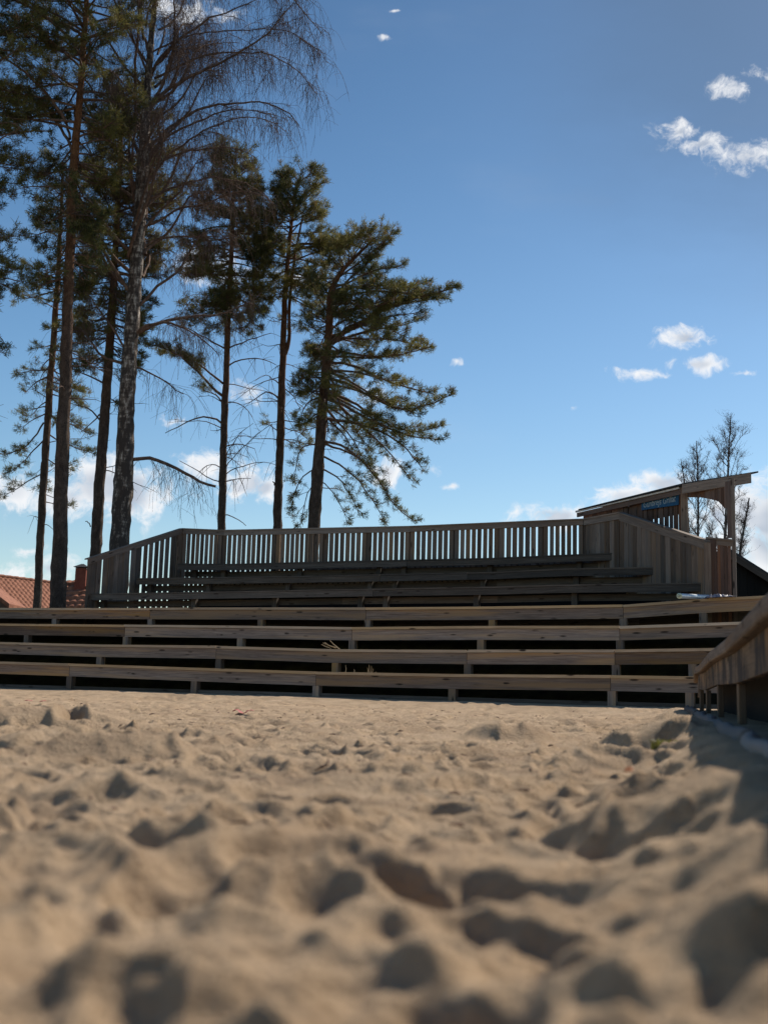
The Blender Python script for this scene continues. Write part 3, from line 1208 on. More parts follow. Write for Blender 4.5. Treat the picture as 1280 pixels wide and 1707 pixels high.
for i in range(len(WP) - 1):
    A, B = WP[i], WP[i + 1]
    e = (B - A).normalized() * .003
    m1 = MB()
    wline(m1, A + e, B - e, -.05, .30, -.075, 0)
    m1.build('seat_plank', M['wing'], wg, bevel=.014)
    m2 = MB()
    wline(m2, A + e, B - e, 0, .035, -.245, -.077)
    m2.build('fascia_board', M['wing_fascia'], wg, bevel=.004)
    m3 = MB()
    wline(m3, A, B, .306, .62, -.06, -.012)
    m3.build('deck_boards', M['wing'], wg)
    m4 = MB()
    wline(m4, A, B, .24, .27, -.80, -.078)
    m4.build('back_board', M['black_wood_and_shade'], wg)  # black sheet added below the seat, its colour standing for deep shade
    if i > 0:
        Y = A.y
        pm = MB()
        c = []
        for zz in (-.12, A.z - .2465):
            for ff in (.012, .055):
                for yy in (-.018, .018):
                    c.append(Vector((A.x + ff, Y + yy - .0, zz)))
        pm.hexa(c)
        pm.build('post', M['wing'], wg, bevel=.004)
tl = Tubes()
lgp, lgr = [], []
for i in range(80):
    Y = 13.9 - i * .2
    lgp.append((wing_x(Y) - .07 + .012 * math.sin(i * .8), Y, -.022 - .012 * (i > 24) + .006 * math.sin(i * 1.3)))
    lgr.append(.044 + .005 * math.sin(i * .55 + 1) - .008 * (i > 24))
for a, b in ((0, 24), (24, 50), (50, 79)):
    tl = Tubes()
    pts_ = np.array(lgp[a:b + 1])
    pts_[0, 1] -= .03
    rads = np.array(lgr[a:b + 1])[:, None] * (1 + .13 * rng.standard_normal((b + 1 - a, 10)))
    # close the ends
    pts_ = np.vstack([pts_[:1] + [[0, .002, 0]], pts_, pts_[-1:] - [[0, .002, 0]]])
    rads = np.vstack([np.full((1, 10), .001), rads, np.full((1, 10), .001)])
    tl.add(pts_, rads, 10)
    o = tl.build('edging_log', M['log'], smooth=False)
    tag(o, ['bleached log on the sand at the far end of the side bench', 'grey log half sunk in the shaded sand, middle one below the side bench',
            'grey log nearest the camera below the side bench'][(0, 24, 50).index(a)], 'log', 'edging logs along the side bench')

# ------------------------------------------------------------------ things lying about
# pipe on the fourth row
p0, p1 = P(1131.5, 993.3, 19.35), P(1190, 996.2, 20.9)
zr = rowP(4, 1150).z
tb = Tubes()
rp = .043
d_ = (p1 - p0)
tb.add([tuple(p0 + d_ * q) for q in (0, .3, .6, 1)], [rp] * 4, 20)
pipe = tb.build('plastic_pipe', M['pipe'])
tag(pipe, 'pale blue plastic pipe lying on the fourth bench row, open end to the left', 'pipe')
tb = Tubes()
tb.add([tuple(p0 + d_.normalized() * q) for q in (.02, -.004, -.004, .02, .03)], [rp + .0035, rp + .0035, rp - .012, rp - .012, rp - .012], 20)
tb.build('rim', M['pipe_rim'], pipe)
tb = Tubes()
tb.add([tuple(p0 + d_.normalized() * q) for q in (.028, .03)], [rp - .002, .0005], 20)
tb.build('inside', M['pipe_in'], pipe)
# crumpled sheet
n_ = 26
sv, sf = [], []
s0, s1 = P(1176, 995, 19.9), P(1224, 993.5, 19.7)
for i in range(n_):
    for j in range(10):
        u_, v_ = i / (n_ - 1), j / 9
        q = s0.lerp(s1, u_)
        h_ = .075 * math.sin(math.pi * v_) * (math.sin(math.pi * min(1, u_ * 1.05)) ** .6) * (1 - .5 * u_)
        h_ += random.uniform(-.012, .012) * (0 < j < 9)
        sv.append((q.x + random.uniform(-.01, .01), q.y + v_ * .35 - .1, max(rowP(4, 1176 + 48 * u_).z + .005, q.z - .03) + h_))
for i in range(n_ - 1):
    for j in range(9):
        a = i * 10 + j
        sf.append((a, a + 10, a + 11, a + 1))
o = np_mesh('plastic_sheet', sv, sf, M['tarp'])
tag(o, 'crumpled dark blue plastic sheet beside the pipe on the fourth bench row', 'plastic sheet')


def ground_z(x, y):
    return float(sand_h(np.array([x]), np.array([y]))[0])


# green weed in the sand
def blades(name, cx, cy, cz, n, rad, hmin, hmax, mat, lean=.6, wd=.006):
    v, f_, r = [], [], []
    for i in range(n):
        a = random.uniform(0, 6.28)
        q = rad * random.random() ** .6
        x, y = cx + q * math.cos(a), cy + q * math.sin(a)
        hh = random.uniform(hmin, hmax)
        la = random.uniform(0, 6.28)
        lx, ly = math.cos(la) * lean * hh * random.random(), math.sin(la) * lean * hh * random.random()
        wx_, wy_ = wd * math.cos(a + 1.3), wd * math.sin(a + 1.3)
        b = len(v)
        v += [(x - wx_, y - wy_, cz - .01), (x + wx_, y + wy_, cz - .01), (x + lx * .4 + wx_, y + ly * .4 + wy_, cz + hh * .6),
              (x + lx * .4 - wx_, y + ly * .4 - wy_, cz + hh * .6), (x + lx + wx_ * .2, y + ly + wy_ * .2, cz + hh), (x + lx - wx_ * .2, y + ly - wy_ * .2, cz + hh)]
        f_ += [(b, b + 1, b + 2, b + 3), (b + 3, b + 2, b + 4, b + 5)]
        r += [random.random()] * 6
    return v, f_, r


gp = P(1116, 1262, 4.75)
gp.z = ground_z(gp.x, gp.y)
v, f_, r = blades('w', gp.x, gp.y, gp.z, 170, .075, .012, .036, None, 1.6)
o = np_mesh('grass_tuft', v, f_, M['grass'], rnd=r)
tag(o, 'small yellow-green weed tuft growing in the sand at the shadow edge', 'plant')

# leaf and red scraps
lf = P(1047, 1305, 3.1)
lf.z = ground_z(lf.x, lf.y) + .012
v = [(lf.x + a, lf.y + b, lf.z + c) for a, b, c in ((-.012, 0, .002), (-.004, .014, .012), (.010, .012, .016), (.014, 0, .008), (.006, -.012, .004), (-.006, -.010, .003))]
v += [(q[0], q[1], q[2] + .0015) for q in v]
me = bpy.data.meshes.new('dry_leaf')
me.from_pydata(v, [], [(0, 1, 2, 3, 4, 5), (11, 10, 9, 8, 7, 6)] + [(i, (i + 1) % 6, 6 + (i + 1) % 6, 6 + i) for i in range(6)])
me.materials.append(M['leaf_dead'])
tag(link('dry_leaf', me), 'small reddish brown dry leaf on the sand below the green weed', 'leaf')
for i, (x, y, D, L_, lab) in enumerate(((405, 1189.5, 11.5, .20, 'faded red plastic scrap on the sand below the second bay of benches'), (60, 1168, 15, .28, 'faded red plastic scrap on the sand far left'))):
    q = P(x, y, D)
    g = ground_z(q.x, q.y)
    sv, sf = [], []
    for a in range(9):
        for b in range(5):
            sv.append((q.x + (a / 8 - .5) * L_ + random.uniform(-.01, .01), q.y + (b / 4 - .5) * .14, g + .02 + .018 * math.sin(a * 1.1) + random.uniform(0, .012)))
    for a in range(8):
        for b in range(4):
            k = a * 5 + b
            sf.append((k, k + 5, k + 6, k + 1))
    tag(np_mesh('plastic_scrap', sv, sf, M['redplast']), lab, 'scrap')


# sparse litter of bark bits and needles over the sand
tl = Tubes()
for i in range(420):
    Y = 2.0 + 16 * random.random()
    X = random.uniform(-.42 * Y, .30 * Y)
    if qrow(X, Y) > 19.3 or X > wing_x(Y) - .2:
        continue
    z = ground_z(X, Y) + .004
    a, L = random.uniform(0, 3.14), random.uniform(.012, .06)
    dx, dy = math.cos(a) * L, math.sin(a) * L
    z2 = ground_z(X + dx, Y + dy) + .006
    tl.add([(X, Y, z), (X + dx * .5, Y + dy * .5, (z + z2) / 2 + .004), (X + dx, Y + dy, z2)], [.0015, random.uniform(.002, .0055), .0012], 4)
tag(tl.build('bark_litter', M['limb']), 'small dark bits of bark and twig scattered over the sand', 'litter', kind='stuff')


# dry stalks and twig on the benches
def twig(name, spec, mat, lab, cat):
    t_ = Tubes()
    for pts_, r_ in spec:
        pts_ = [tuple(q) for q in pts_]
        t_.add(pts_, np.linspace(r_, r_ * .5, len(pts_)), 5)
    o = t_.build(name, mat)
    tag(o, lab, cat)


D2 = rowD(2, 545) + .12
zb = rowP(2, 545).z
twig('dry_twig', [([P(566, 1082.5, D2), P(556, 1074, D2), P(550, 1067.5, D2)], .012), ([P(560, 1080, D2 + .05), P(548, 1076, D2), P(538, 1071.5, D2)], .011),
                  ([P(548, 1076, D2), P(541, 1070.5, D2)], .009), ([P(552, 1081, D2), P(540, 1076.5, D2), P(536, 1074, D2)], .008)], M['straw'],
     'pale forked dry twig lying on the second bench row', 'twig')
D1_ = rowD(1, 615) + .12
spec = []
for (x, y0, y1, dx) in ((614, 1121.5, 1108, 1), (617, 1121.5, 1110, 2), (619, 1121.8, 1115, 3), (613, 1121.5, 1113, -1), (576, 1120.5, 1109, 0), (590, 1121, 1115.5, 0), (624, 1122, 1119.5, 3)):
    q0, q1 = P(x, y0, D1_), P(x + dx, y1, D1_)
    spec.append(([q0, q0.lerp(q1, .5) + Vector((.01, 0, 0)), q1], .007))
stk = thing('dry_stalks', 'tuft of dry straw stalks sticking up behind the lowest bench row', 'stalks', tuple(spec[0][0][0]))
for pts_, r_ in spec:
    t_ = Tubes()
    t_.add([tuple(q) for q in pts_], np.linspace(r_, r_ * .5, 3), 5)
    t_.build('stalk', M['straw'], stk)

# ------------------------------------------------------------------ tiled house at the left
H1, H2 = P(-260, 930, 52.0), P(112, 975.5, 60.5)
ho = thing('tiled_house', 'low house with red clay tile roof and chimney beyond the trees at left', 'house', (H1.x, H1.y, LANDZ))
rd = (H2 - H1)
LR = rd.length
rdn = rd.normalized()
nrm = Vector((rdn.y, -rdn.x, 0)).normalized()
if nrm.y > 0:
    nrm = -nrm
SL = 5.2
pitch_ = R(30)
down = (nrm * math.cos(pitch_) + Vector((0, 0, -math.sin(pitch_)))) * SL
nml = rdn.cross(down).normalized()
if nml.z < 0:
    nml = -nml
nu, nv_ = int(LR / .035), int(SL / .055)
U_, V_ = np.meshgrid(np.arange(nu) * .035, np.arange(nv_) * .055, indexing='ij')
hh = .045 * np.abs(np.sin(U_ * math.pi / .26)) + .05 * (np.mod(V_, .34) / .34)
base_ = np.array(H1)[None, None] + U_[..., None] * np.array(rdn) + V_[..., None] / SL * np.array(down) + hh[..., None] * np.array(nml)
ii = np.arange(nu * nv_).reshape(nu, nv_)
F4 = np.stack([ii[:-1, :-1], ii[:-1, 1:], ii[1:, 1:], ii[1:, :-1]], -1).reshape(-1, 4)
rmesh = np_mesh('roof', base_.reshape(-1, 3), F4, M['tile_mat'], ho, smooth=True)
# back slope, plain
mb = MB()
up2 = Vector((-down.x, -down.y, down.z))
c = []
for q in (H1, H2):
    for ff in (Vector((0, 0, 0)), up2):
        for zz in (-.08, 0):
            c.append(q + ff + Vector((0, 0, zz)))
mb.hexa(c)
mb.build('back_roof', M['tile_mat'], ho)
# ridge tiles
tb = Tubes()
npz = int(LR / .1)
tb.add([tuple(H1 + rdn * (i * .1) + Vector((0, 0, .03))) for i in range(npz)], [.10 + .025 * ((i % 4) / 4) for i in range(npz)], 8)
tb.build('ridge_tiles', M['tile_mat'], rmesh)
mb = MB()
E1, E2 = H1 + down * .9, H2 + down * .9
mb.line(E1, E2, .0, .2, LANDZ - E1.z, -.15)
mb.build('front_wall', M['lilac'], ho)
# small gable verge seen in the lower left corner
g0, g1_ = P(-60, 950, 49), P(16, 1007, 49)
mb = MB()
c = []
for q in (g0, g1_):
    for yy in (0, 2.4):
        for zz in (-.16, .02):
            c.append(Vector((q.x, q.y + yy, q.z + zz)))
mb.hexa(c)
mb.build('porch_roof', M['tile_mat'], ho)
mb = MB()
c = []
for q in (g0, g1_):
    for yy in (.15, .3):
        for zz in (-1.8, -.161):
            c.append(Vector((q.x, q.y + yy, q.z + zz)))
mb.hexa(c)
mb.build('porch_gable', M['booth'], ho)

# second roof with chimney
K1, K2 = P(110, 968.5, 50), P(162, 966, 50)
h2 = thing('annex_house', 'small red roofed house with chimney and lilac wall beside the leftmost trunks', 'house', (K1.x, K1.y, LANDZ))
dn = Vector((0, -1.6, -1.35))
nu, nv_ = int((K2 - K1).length / .035), 42
U_, V_ = np.meshgrid(np.linspace(0, 1, nu), np.linspace(0, 1, nv_), indexing='ij')
hh = .03 * np.abs(np.sin(U_ * (K2 - K1).length * math.pi / .3)) + .075 * np.mod(V_ * 6, 1)
base_ = np.array(K1)[None, None] + U_[..., None] * np.array(K2 - K1) + V_[..., None] * np.array(dn)
base_[..., 2] += hh
base_[..., 1] -= hh
ii = np.arange(nu * nv_).reshape(nu, nv_)
F4 = np.stack([ii[:-1, :-1], ii[:-1, 1:], ii[1:, 1:], ii[1:, :-1]], -1).reshape(-1, 4)
np_mesh('roof', base_.reshape(-1, 3), F4, M['tile_mat'], h2, smooth=True)
mb = MB()
W1, W2 = P(111, 984, 49.8), P(119, 984, 49.8)
c = []
for q in (W1, W2):
    for yy in (0, 3):
        for zz in (LANDZ - W1.z, 0):
            c.append(Vector((q.x, q.y + yy, q.z + zz)))
mb.hexa(c)
mb.build('wall', M['lilac'], h2)
mb = MB()
mb.line(K1 + Vector((0, -1.2, -1.1)), K2 + Vector((0, -1.2, -1.1)), 0, .2, -2.6, -.12)
mb.build('front_wall', M['brick'], h2)
ch1 = P(136.5, 966, 49.6)
mb = MB()
zt = P(136, 948, 49.6).z
c = []
for zz in (ch1.z - .6, zt):
    for yy in (-.22, .22):
        for xx in (-.23, .23):
            c.append(Vector((ch1.x + xx, ch1.y + yy, zz)))
mb.hexa(c)
chim = mb.build('chimney', M['brick'], h2)
me = bpy.data.meshes.new('chimney_cap')
zc = zt + .05
me.from_pydata([(ch1.x + a * .32, ch1.y + b * .30, zc) for a, b in ((-1, -1), (1, -1), (1, 1), (-1, 1))] + [(ch1.x - .05, ch1.y, zc + .16), (ch1.x + .05, ch1.y, zc + .16)], [],
               [(0, 1, 5, 4), (1, 2, 5), (2, 3, 4, 5), (3, 0, 4), (3, 2, 1, 0)])
me.materials.append(M['tar'])
link('chimney_cap', me, chim)
mb = MB()
for xx in (-.2, .2):
    mb.stick((ch1.x + xx, ch1.y - .18, zt - .01), (ch1.x + xx, ch1.y - .18, zc + .005), .03, .03)
mb.build('cap_stay', M['tar'], chim)


# ------------------------------------------------------------------ trees
def N3(p):
    return np.array([p.x, p.y, p.z])


def trunk_path(px, D, dy=0.0):
    """px: [(x, y, width px)] from base to top -> resampled points and radii"""
    pts_ = np.array([N3(P(x, y, D)) for x, y, _ in px])
    rad = np.array([w_ * D / FPX / 2 for _, _, w_ in px])
    # down to the ground
    if pts_[0, 2] > LANDZ - .1:
        d = (pts_[0] - pts_[1])
        d /= abs(d[2])
        L = pts_[0, 2] - (LANDZ - .15)
        d = d * np.array([.3, 1, 1])
        pts_ = np.vstack([pts_[0] + d * L, pts_])
        rad = np.concatenate([[rad[0] * 1.18], rad])
    s = np.concatenate([[0], np.cumsum(np.linalg.norm(np.diff(pts_, axis=0), axis=1))])
    n = max(8, int(s[-1] / .22))
    t = np.linspace(0, s[-1], n)
    # smooth interpolation
    out = np.stack([np.interp(t, s, pts_[:, i]) for i in range(3)], -1)
    for _ in range(4):
        out[1:-1] = (out[:-2] + 2 * out[1:-1] + out[2:]) / 4
    wob = np.cumsum(rng.standard_normal((n, 2)) * .006, axis=0)
    wob -= np.linspace(0, 1, n)[:, None] * wob[-1]
    out[:, 0] += wob[:, 0]
    out[:, 1] += wob[:, 1]
    return out, np.interp(t, s, rad)


def bark_tube(T, pts_, rad, sides=14, rough=.07):
    n = len(pts_)
    T.add(pts_, rad[:, None] * (1 + rough * rng.standard_normal((n, sides))), sides)


class Needles:
    def __init__(s):
        s.c, s.d = [], []

    def add(s, c, d):
        s.c.append(c)
        s.d.append(d)

    def build(s, parent, size=.15, blades_=12, name='crown', wdt=.0105):
        c = np.array(s.c)
        d = np.array(s.d)
        d /= np.linalg.norm(d, axis=1)[:, None] + 1e-9
        n = len(c)
        k = blades_
        r3 = rng.standard_normal((n, k, 3))
        r3 /= np.linalg.norm(r3, axis=2)[..., None]
        dd = d[:, None, :] * .75 + r3 * .95
        dd /= np.linalg.norm(dd, axis=2)[..., None]
        L = size * rng.uniform(.6, 1.15, (n, k, 1)) * rng.uniform(.65, 1.3, (n, 1, 1))
        b0 = c[:, None, :] + rng.standard_normal((n, k, 3)) * size * .22
        sd_ = np.cross(dd, rng.standard_normal((n, k, 3)))
        sd_ /= np.linalg.norm(sd_, axis=2)[..., None] + 1e-9
        wv_ = wdt * rng.uniform(.7, 1.3, (n, k, 1))
        v = np.stack([b0 - sd_ * wv_ * .6, b0 + sd_ * wv_ * .6, b0 + dd * L + sd_ * wv_ * .35, b0 + dd * L - sd_ * wv_ * .35], 2).reshape(-1, 3)
        f = np.arange(n * k * 4).reshape(-1, 4)
        # tone by clump: neighbouring tufts share light or dark foliage
        tone = .5 + 1.1 * vnoise(c[:, 0] + c[:, 1] * .7, c[:, 2] + c[:, 1] * .3, .9, 5) + .25 * rng.standard_normal(n)
        tone = np.clip(tone, 0, .9)
        tone[rng.random(n) < .07] = 1.0      # dead brown sprays
        r = np.repeat(tone, k * 4)
        return np_mesh(name, v, f, M['needles'], parent, rnd=r)


def limb_curve(base, dirh, length, rise, sag, n=10, wig=.05, tipup=.0):
    t = np.linspace(0, 1, n)
    p = base[None] + dirh[None] * (length * t)[:, None]
    p[:, 2] += rise * t - sag * t * t * length + tipup * t ** 4 * length
    side = np.array([-dirh[1], dirh[0], 0])
    ph = rng.uniform(0, 6.28)
    p += side[None] * (wig * length * np.sin(t * 5 + ph) * t)[:, None]
    p[:, 2] += wig * .6 * length * np.sin(t * 7 + ph * 2) * t
    return p


def foliage_on(T, N, p, r0, start, dens, sub=.9, tuft=.13, up=.35, side_k=.85):
    """side shoots with needle tufts along limb p from parameter start"""
    n = len(p)
    L = np.linalg.norm(np.diff(p, axis=0), axis=1).sum()
    m = max(2, int(L * (1 - start) / .17 * dens))
    for i in range(m):
        t = start + (1 - start) * (i + rng.random()) / m
        f_ = t * (n - 1)
        a = min(int(f_), n - 2)
        q = p[a] + (p[a + 1] - p[a]) * (f_ - a)
        tg = p[a + 1] - p[a]
        tg = tg / (np.linalg.norm(tg) + 1e-9)
        sd_ = np.cross(tg, [0, 0, 1]) * (1 if i % 2 else -1)
        d = tg * rng.uniform(.4, .9) + sd_ * side_k * rng.uniform(.5, 1) + np.array([0, 0, rng.uniform(-.15, .5)])
        d /= np.linalg.norm(d)
        l = sub * (.35 + .65 * (1 - t)) * rng.uniform(.5, 1.15)
        k = 4
        tt = np.linspace(0, 1, k)
        sp = q[None] + d[None] * (l * tt)[:, None]
        sp[:, 2] += up * l * tt ** 2 * .5
        T.add(sp, np.linspace(.010, .005, k), 3)
        for _ in range(2):
            a2 = rng.uniform(.3, .85)
            q2 = q + d * l * a2
            e2 = d * .8 + rng.standard_normal(3) * .45
            e2 *= l * rng.uniform(.25, .5) / np.linalg.norm(e2)
            T.add(np.array([q2, q2 + e2 * .5, q2 + e2 + [0, 0, .02]]), [.007, .006, .004], 3)
            for b2 in (.6, 1.0):
                N.add(q2 + e2 * b2 + rng.standard_normal(3) * .02, e2 / (np.linalg.norm(e2) + 1e-6) + np.array([0, 0, .6]))
        mt = max(2, int(l / .15 * dens))
        for j in range(mt):
            u = .45 + .58 * (j + rng.random()) / mt
            c = q + d * l * u + np.array([0, 0, up * l * u * u * .5])
            c = c + rng.standard_normal(3) * .035
            N.add(c, d + np.array([0, 0, .55]) + rng.standard_normal(3) * .3)
    for _ in range(3):
        N.add(p[-1] + rng.standard_normal(3) * .05, (p[-1] - p[-2]) + np.array([0, 0, .1]))


def pine(label, trunk, D, outline, n_limbs, y_low, seed, dens=1.0, dead=14, stems=(), limbs=(), svar=.18, size=.145, r_boost=1.0, yr=None, group='pine trees behind the stand', ascend=.5):
    global rng
    rng = np.random.default_rng(seed)
    random.seed(seed)
    tp, tr = trunk_path(trunk, D)
    root = thing('pine_tree', label, 'tree', tuple(tp[0]), group)
    T = Tubes()
    bark_tube(T, tp, tr)
    for st in stems:
        sp, sr = trunk_path_free(st, D)
        bark_tube(T, sp, sr, 9, .05)
    trk = T.build('trunk', M['pine'], root)
    B = Tubes()
    N = Needles()
    ys = np.array([o[0] for o in outline], float)
    xl = np.array([o[1] for o in outline], float)
    xr = np.array([o[2] for o in outline], float)
    pm = D / FPX
    tx_ = np.array([q[0] for q in trunk][::-1], float)
    ty_ = np.array([q[1] for q in trunk][::-1], float)
    y_hi = ys[0]
    for i in range(n_limbs):
        u = (i + rng.random()) / n_limbs
        yb = y_hi + (y_low - y_hi) * u ** .9
        rel = (y_low - yb) / (y_low - y_hi)            # 1 at the top
        az = rng.uniform(0, 2 * np.pi)
        ca, sa = math.cos(az), math.sin(az)
        slope = (-.30 + (ascend + .35) * rel) + rng.normal(0, svar)
        ybc = min(max(yb, trunk[-1][1]), trunk[0][1])
        xt = np.interp(ybc, ty_, tx_)
        length = 0
        yt = yb
        for _ in range(3):
            right = (np.interp(yt, ys, xr) - xt) * pm
            left = (xt - np.interp(yt, ys, xl)) * pm
            ext = max(.25, right if ca > 0 else left)
            mean = max(.3, (right + left) / 2)
            length = math.sqrt((ext * ca) ** 2 + (mean * .85 * sa) ** 2)
            yt = yb - slope * length / pm * .9
        length *= rng.uniform(.70, 1.06)
        bp = N3(P(xt, ybc, D))
        k = np.argmin(abs(tp[:, 2] - bp[2]))
        bp = tp[k].copy()
        dirh = np.array([ca, sa, 0])
        p = limb_curve(bp, dirh, length, slope * length, .10 + .12 * (1 - rel), 9, .05, .10)
        r0 = min(tr[k] * .5, (.014 + .013 * length)) * r_boost
        B.add(p, np.linspace(r0, .007, len(p)), 5)
        foliage_on(B, N, p, r0, .42 - .2 * rel, dens)
    for i in range(dead):       # bare dead branches lower down
        yb = y_low + rng.uniform(-30, 240)
        if yb > trunk[0][1] - 30:
            continue
        xt = np.interp(yb, ty_, tx_)
        bp = N3(P(xt, yb, D))
        k = np.argmin(abs(tp[:, 2] - bp[2]))
        az = rng.uniform(0, 6.28)
        L = rng.uniform(.5, 1.9)
        p = limb_curve(tp[k].copy(), np.array([math.cos(az), math.sin(az) * .7, 0]), L, rng.uniform(-.3, .5) * L, rng.uniform(0, .35), 7, .09)
        B.add(p, np.linspace(.018, .005, 7), 4)
        for j in range(3):
            a = rng.integers(2, 6)
            d = p[a] - p[a - 1] + rng.standard_normal(3) * .18
            d /= np.linalg.norm(d)
            B.add(np.array([p[a] + d * s_ * L * .4 for s_ in (0, .5, 1)]) - [[0, 0, 0], [0, 0, .02], [0, 0, .1]], [.008, .006, .004], 3)
    for lim in limbs:           # limbs that the photograph shows one by one
        path, r0, r1, dd, fol = lim
        q = np.array([N3(P(x, y, D)) for x, y in path])
        s = np.concatenate([[0], np.cumsum(np.linalg.norm(np.diff(q, axis=0), axis=1))])
        t = np.linspace(0, s[-1], max(6, int(s[-1] / .2)))
        p = np.stack([np.interp(t, s, q[:, i]) for i in range(3)], -1)
        for _ in range(2):
            p[1:-1] = (p[:-2] + 2 * p[1:-1] + p[2:]) / 4
        p[:, 1] += dd * t / max(s[-1], .1)
        p += rng.standard_normal(p.shape) * .012
        B.add(p, np.linspace(r0, r1, len(p)), 6)
        if fol > 0:
            foliage_on(B, N, p, r0, .25, fol, sub=.85)
        elif fol < 0:
            for j in range(int(-fol)):
                a = rng.integers(len(p) // 3, len(p))
                d = rng.standard_normal(3) * .6 + np.array([.0, 0, -.5])
                d /= np.linalg.norm(d)
                L = rng.uniform(.3, 1.0)
                tt = np.linspace(0, 1, 5)
                w_ = p[a][None] + d[None] * (L * tt)[:, None]
                w_[:, 2] -= .25 * L * tt ** 2
                B.add(w_, np.linspace(.008, .004, 5), 3)
    B.build('branches', M['limb'], root)
    if N.c:
        N.build(root, size)
    print(label[:30], len(N.c), 'tufts')
    return root


def trunk_path_free(px, D):
    pts_ = np.array([N3(P(x, y, D)) for x, y, _ in px])
    rad = np.array([w_ * D / FPX / 2 for _, _, w_ in px])
    s = np.concatenate([[0], np.cumsum(np.linalg.norm(np.diff(pts_, axis=0), axis=1))])
    n = max(8, int(s[-1] / .2))
    t = np.linspace(0, s[-1], n)
    out = np.stack([np.interp(t, s, pts_[:, i]) for i in range(3)], -1)
    for _ in range(3):
        out[1:-1] = (out[:-2] + 2 * out[1:-1] + out[2:]) / 4
    return out, np.interp(t, s, rad)


pine('slender reddish pine, leftmost trunk, beyond the tile roof', [(64, 972, 13), (74, 800, 12), (84, 640, 11), (92, 540, 10), (98, 440, 8), (103, 340, 5), (106, 280, 3)], 40,
     [(280, 60, 150), (400, 35, 175), (480, 20, 170), (560, 12, 160), (620, 20, 150), (700, 25, 160), (800, 10, 160), (960, 0, 120)], 66, 690, 11, .95, 6,
     limbs=[([(74, 705), (58, 738), (44, 752), (20, 766), (-6, 758)], .035, .01, -.8, 1.2), ([(72, 735), (50, 755), (25, 775), (0, 785)], .03, .01, .6, 1.2),
            ([(68, 790), (50, 800), (28, 815), (5, 830)], .025, .01, 0, 1.0), ([(76, 720), (100, 735), (130, 745), (158, 752)], .03, .01, .8, 1.3),
            ([(74, 760), (90, 775), (110, 785), (125, 790)], .025, .01, -.6, .9), ([(68, 835), (85, 838), (100, 842), (118, 841)], .02, .01, .3, .8),
            ([(78, 690), (110, 705), (135, 715), (152, 728)], .03, .01, -.4, 1.2), ([(70, 770), (62, 790), (66, 810)], .02, .01, .5, 1)])
pine('thick dark pine rising beside the left end of the stand', [(97, 1010, 27), (100, 900, 25), (104, 760, 22), (109, 600, 20), (114, 440, 17), (120, 300, 15), (130, 180, 12), (140, 60, 10), (148, -60, 8), (154, -200, 5)], 30,
     [(-200, 60, 230), (-60, -20, 270), (50, -30, 262), (150, -30, 240), (260, -10, 215), (340, 20, 190), (420, 40, 180), (520, 40, 170), (620, 60, 150)], 150, 470, 12, 1.1, 12,
     limbs=[([(112, 205), (80, 160), (40, 130), (0, 110)], .05, .015, -1, 1.2), ([(122, 250), (90, 190), (50, 150), (10, 120)], .05, .015, 1, 1.2),
            ([(118, 230), (100, 180), (60, 160), (20, 150), (-20, 150)], .04, .015, 2, 1.3), ([(135, 90), (110, 60), (70, 40), (20, 30), (-20, 20)], .05, .015, -1.5, 1.5),
            ([(138, 60), (100, 20), (50, -5), (0, -10)], .05, .015, 1.5, 1.5)])
pine('reddish pine directly left of the birch trunk', [(157, 925, 19), (164, 820, 18), (171, 720, 17), (178, 640, 16), (186, 540, 14), (192, 440, 12), (197, 340, 10), (202, 240, 7), (206, 150, 4)], 34,
     [(150, 160, 260), (220, 140, 300), (300, 125, 320), (380, 120, 310), (450, 120, 290), (520, 120, 250), (600, 115, 240), (700, 120, 240)], 155, 600, 13, 1.25, 10,
     limbs=[([(168, 700), (155, 685), (140, 672), (118, 668)], .03, .01, .5, 0), ([(175, 640), (150, 630), (120, 625)], .03, .01, -1, 1.1),
            ([(166, 690), (146, 705), (125, 712)], .025, .01, .7, 0), ([(172, 648), (186, 668), (200, 672)], .02, .01, 0, 1),
            ([(152, 878), (148, 871), (143, 868)], .02, .012, 0, 0)])
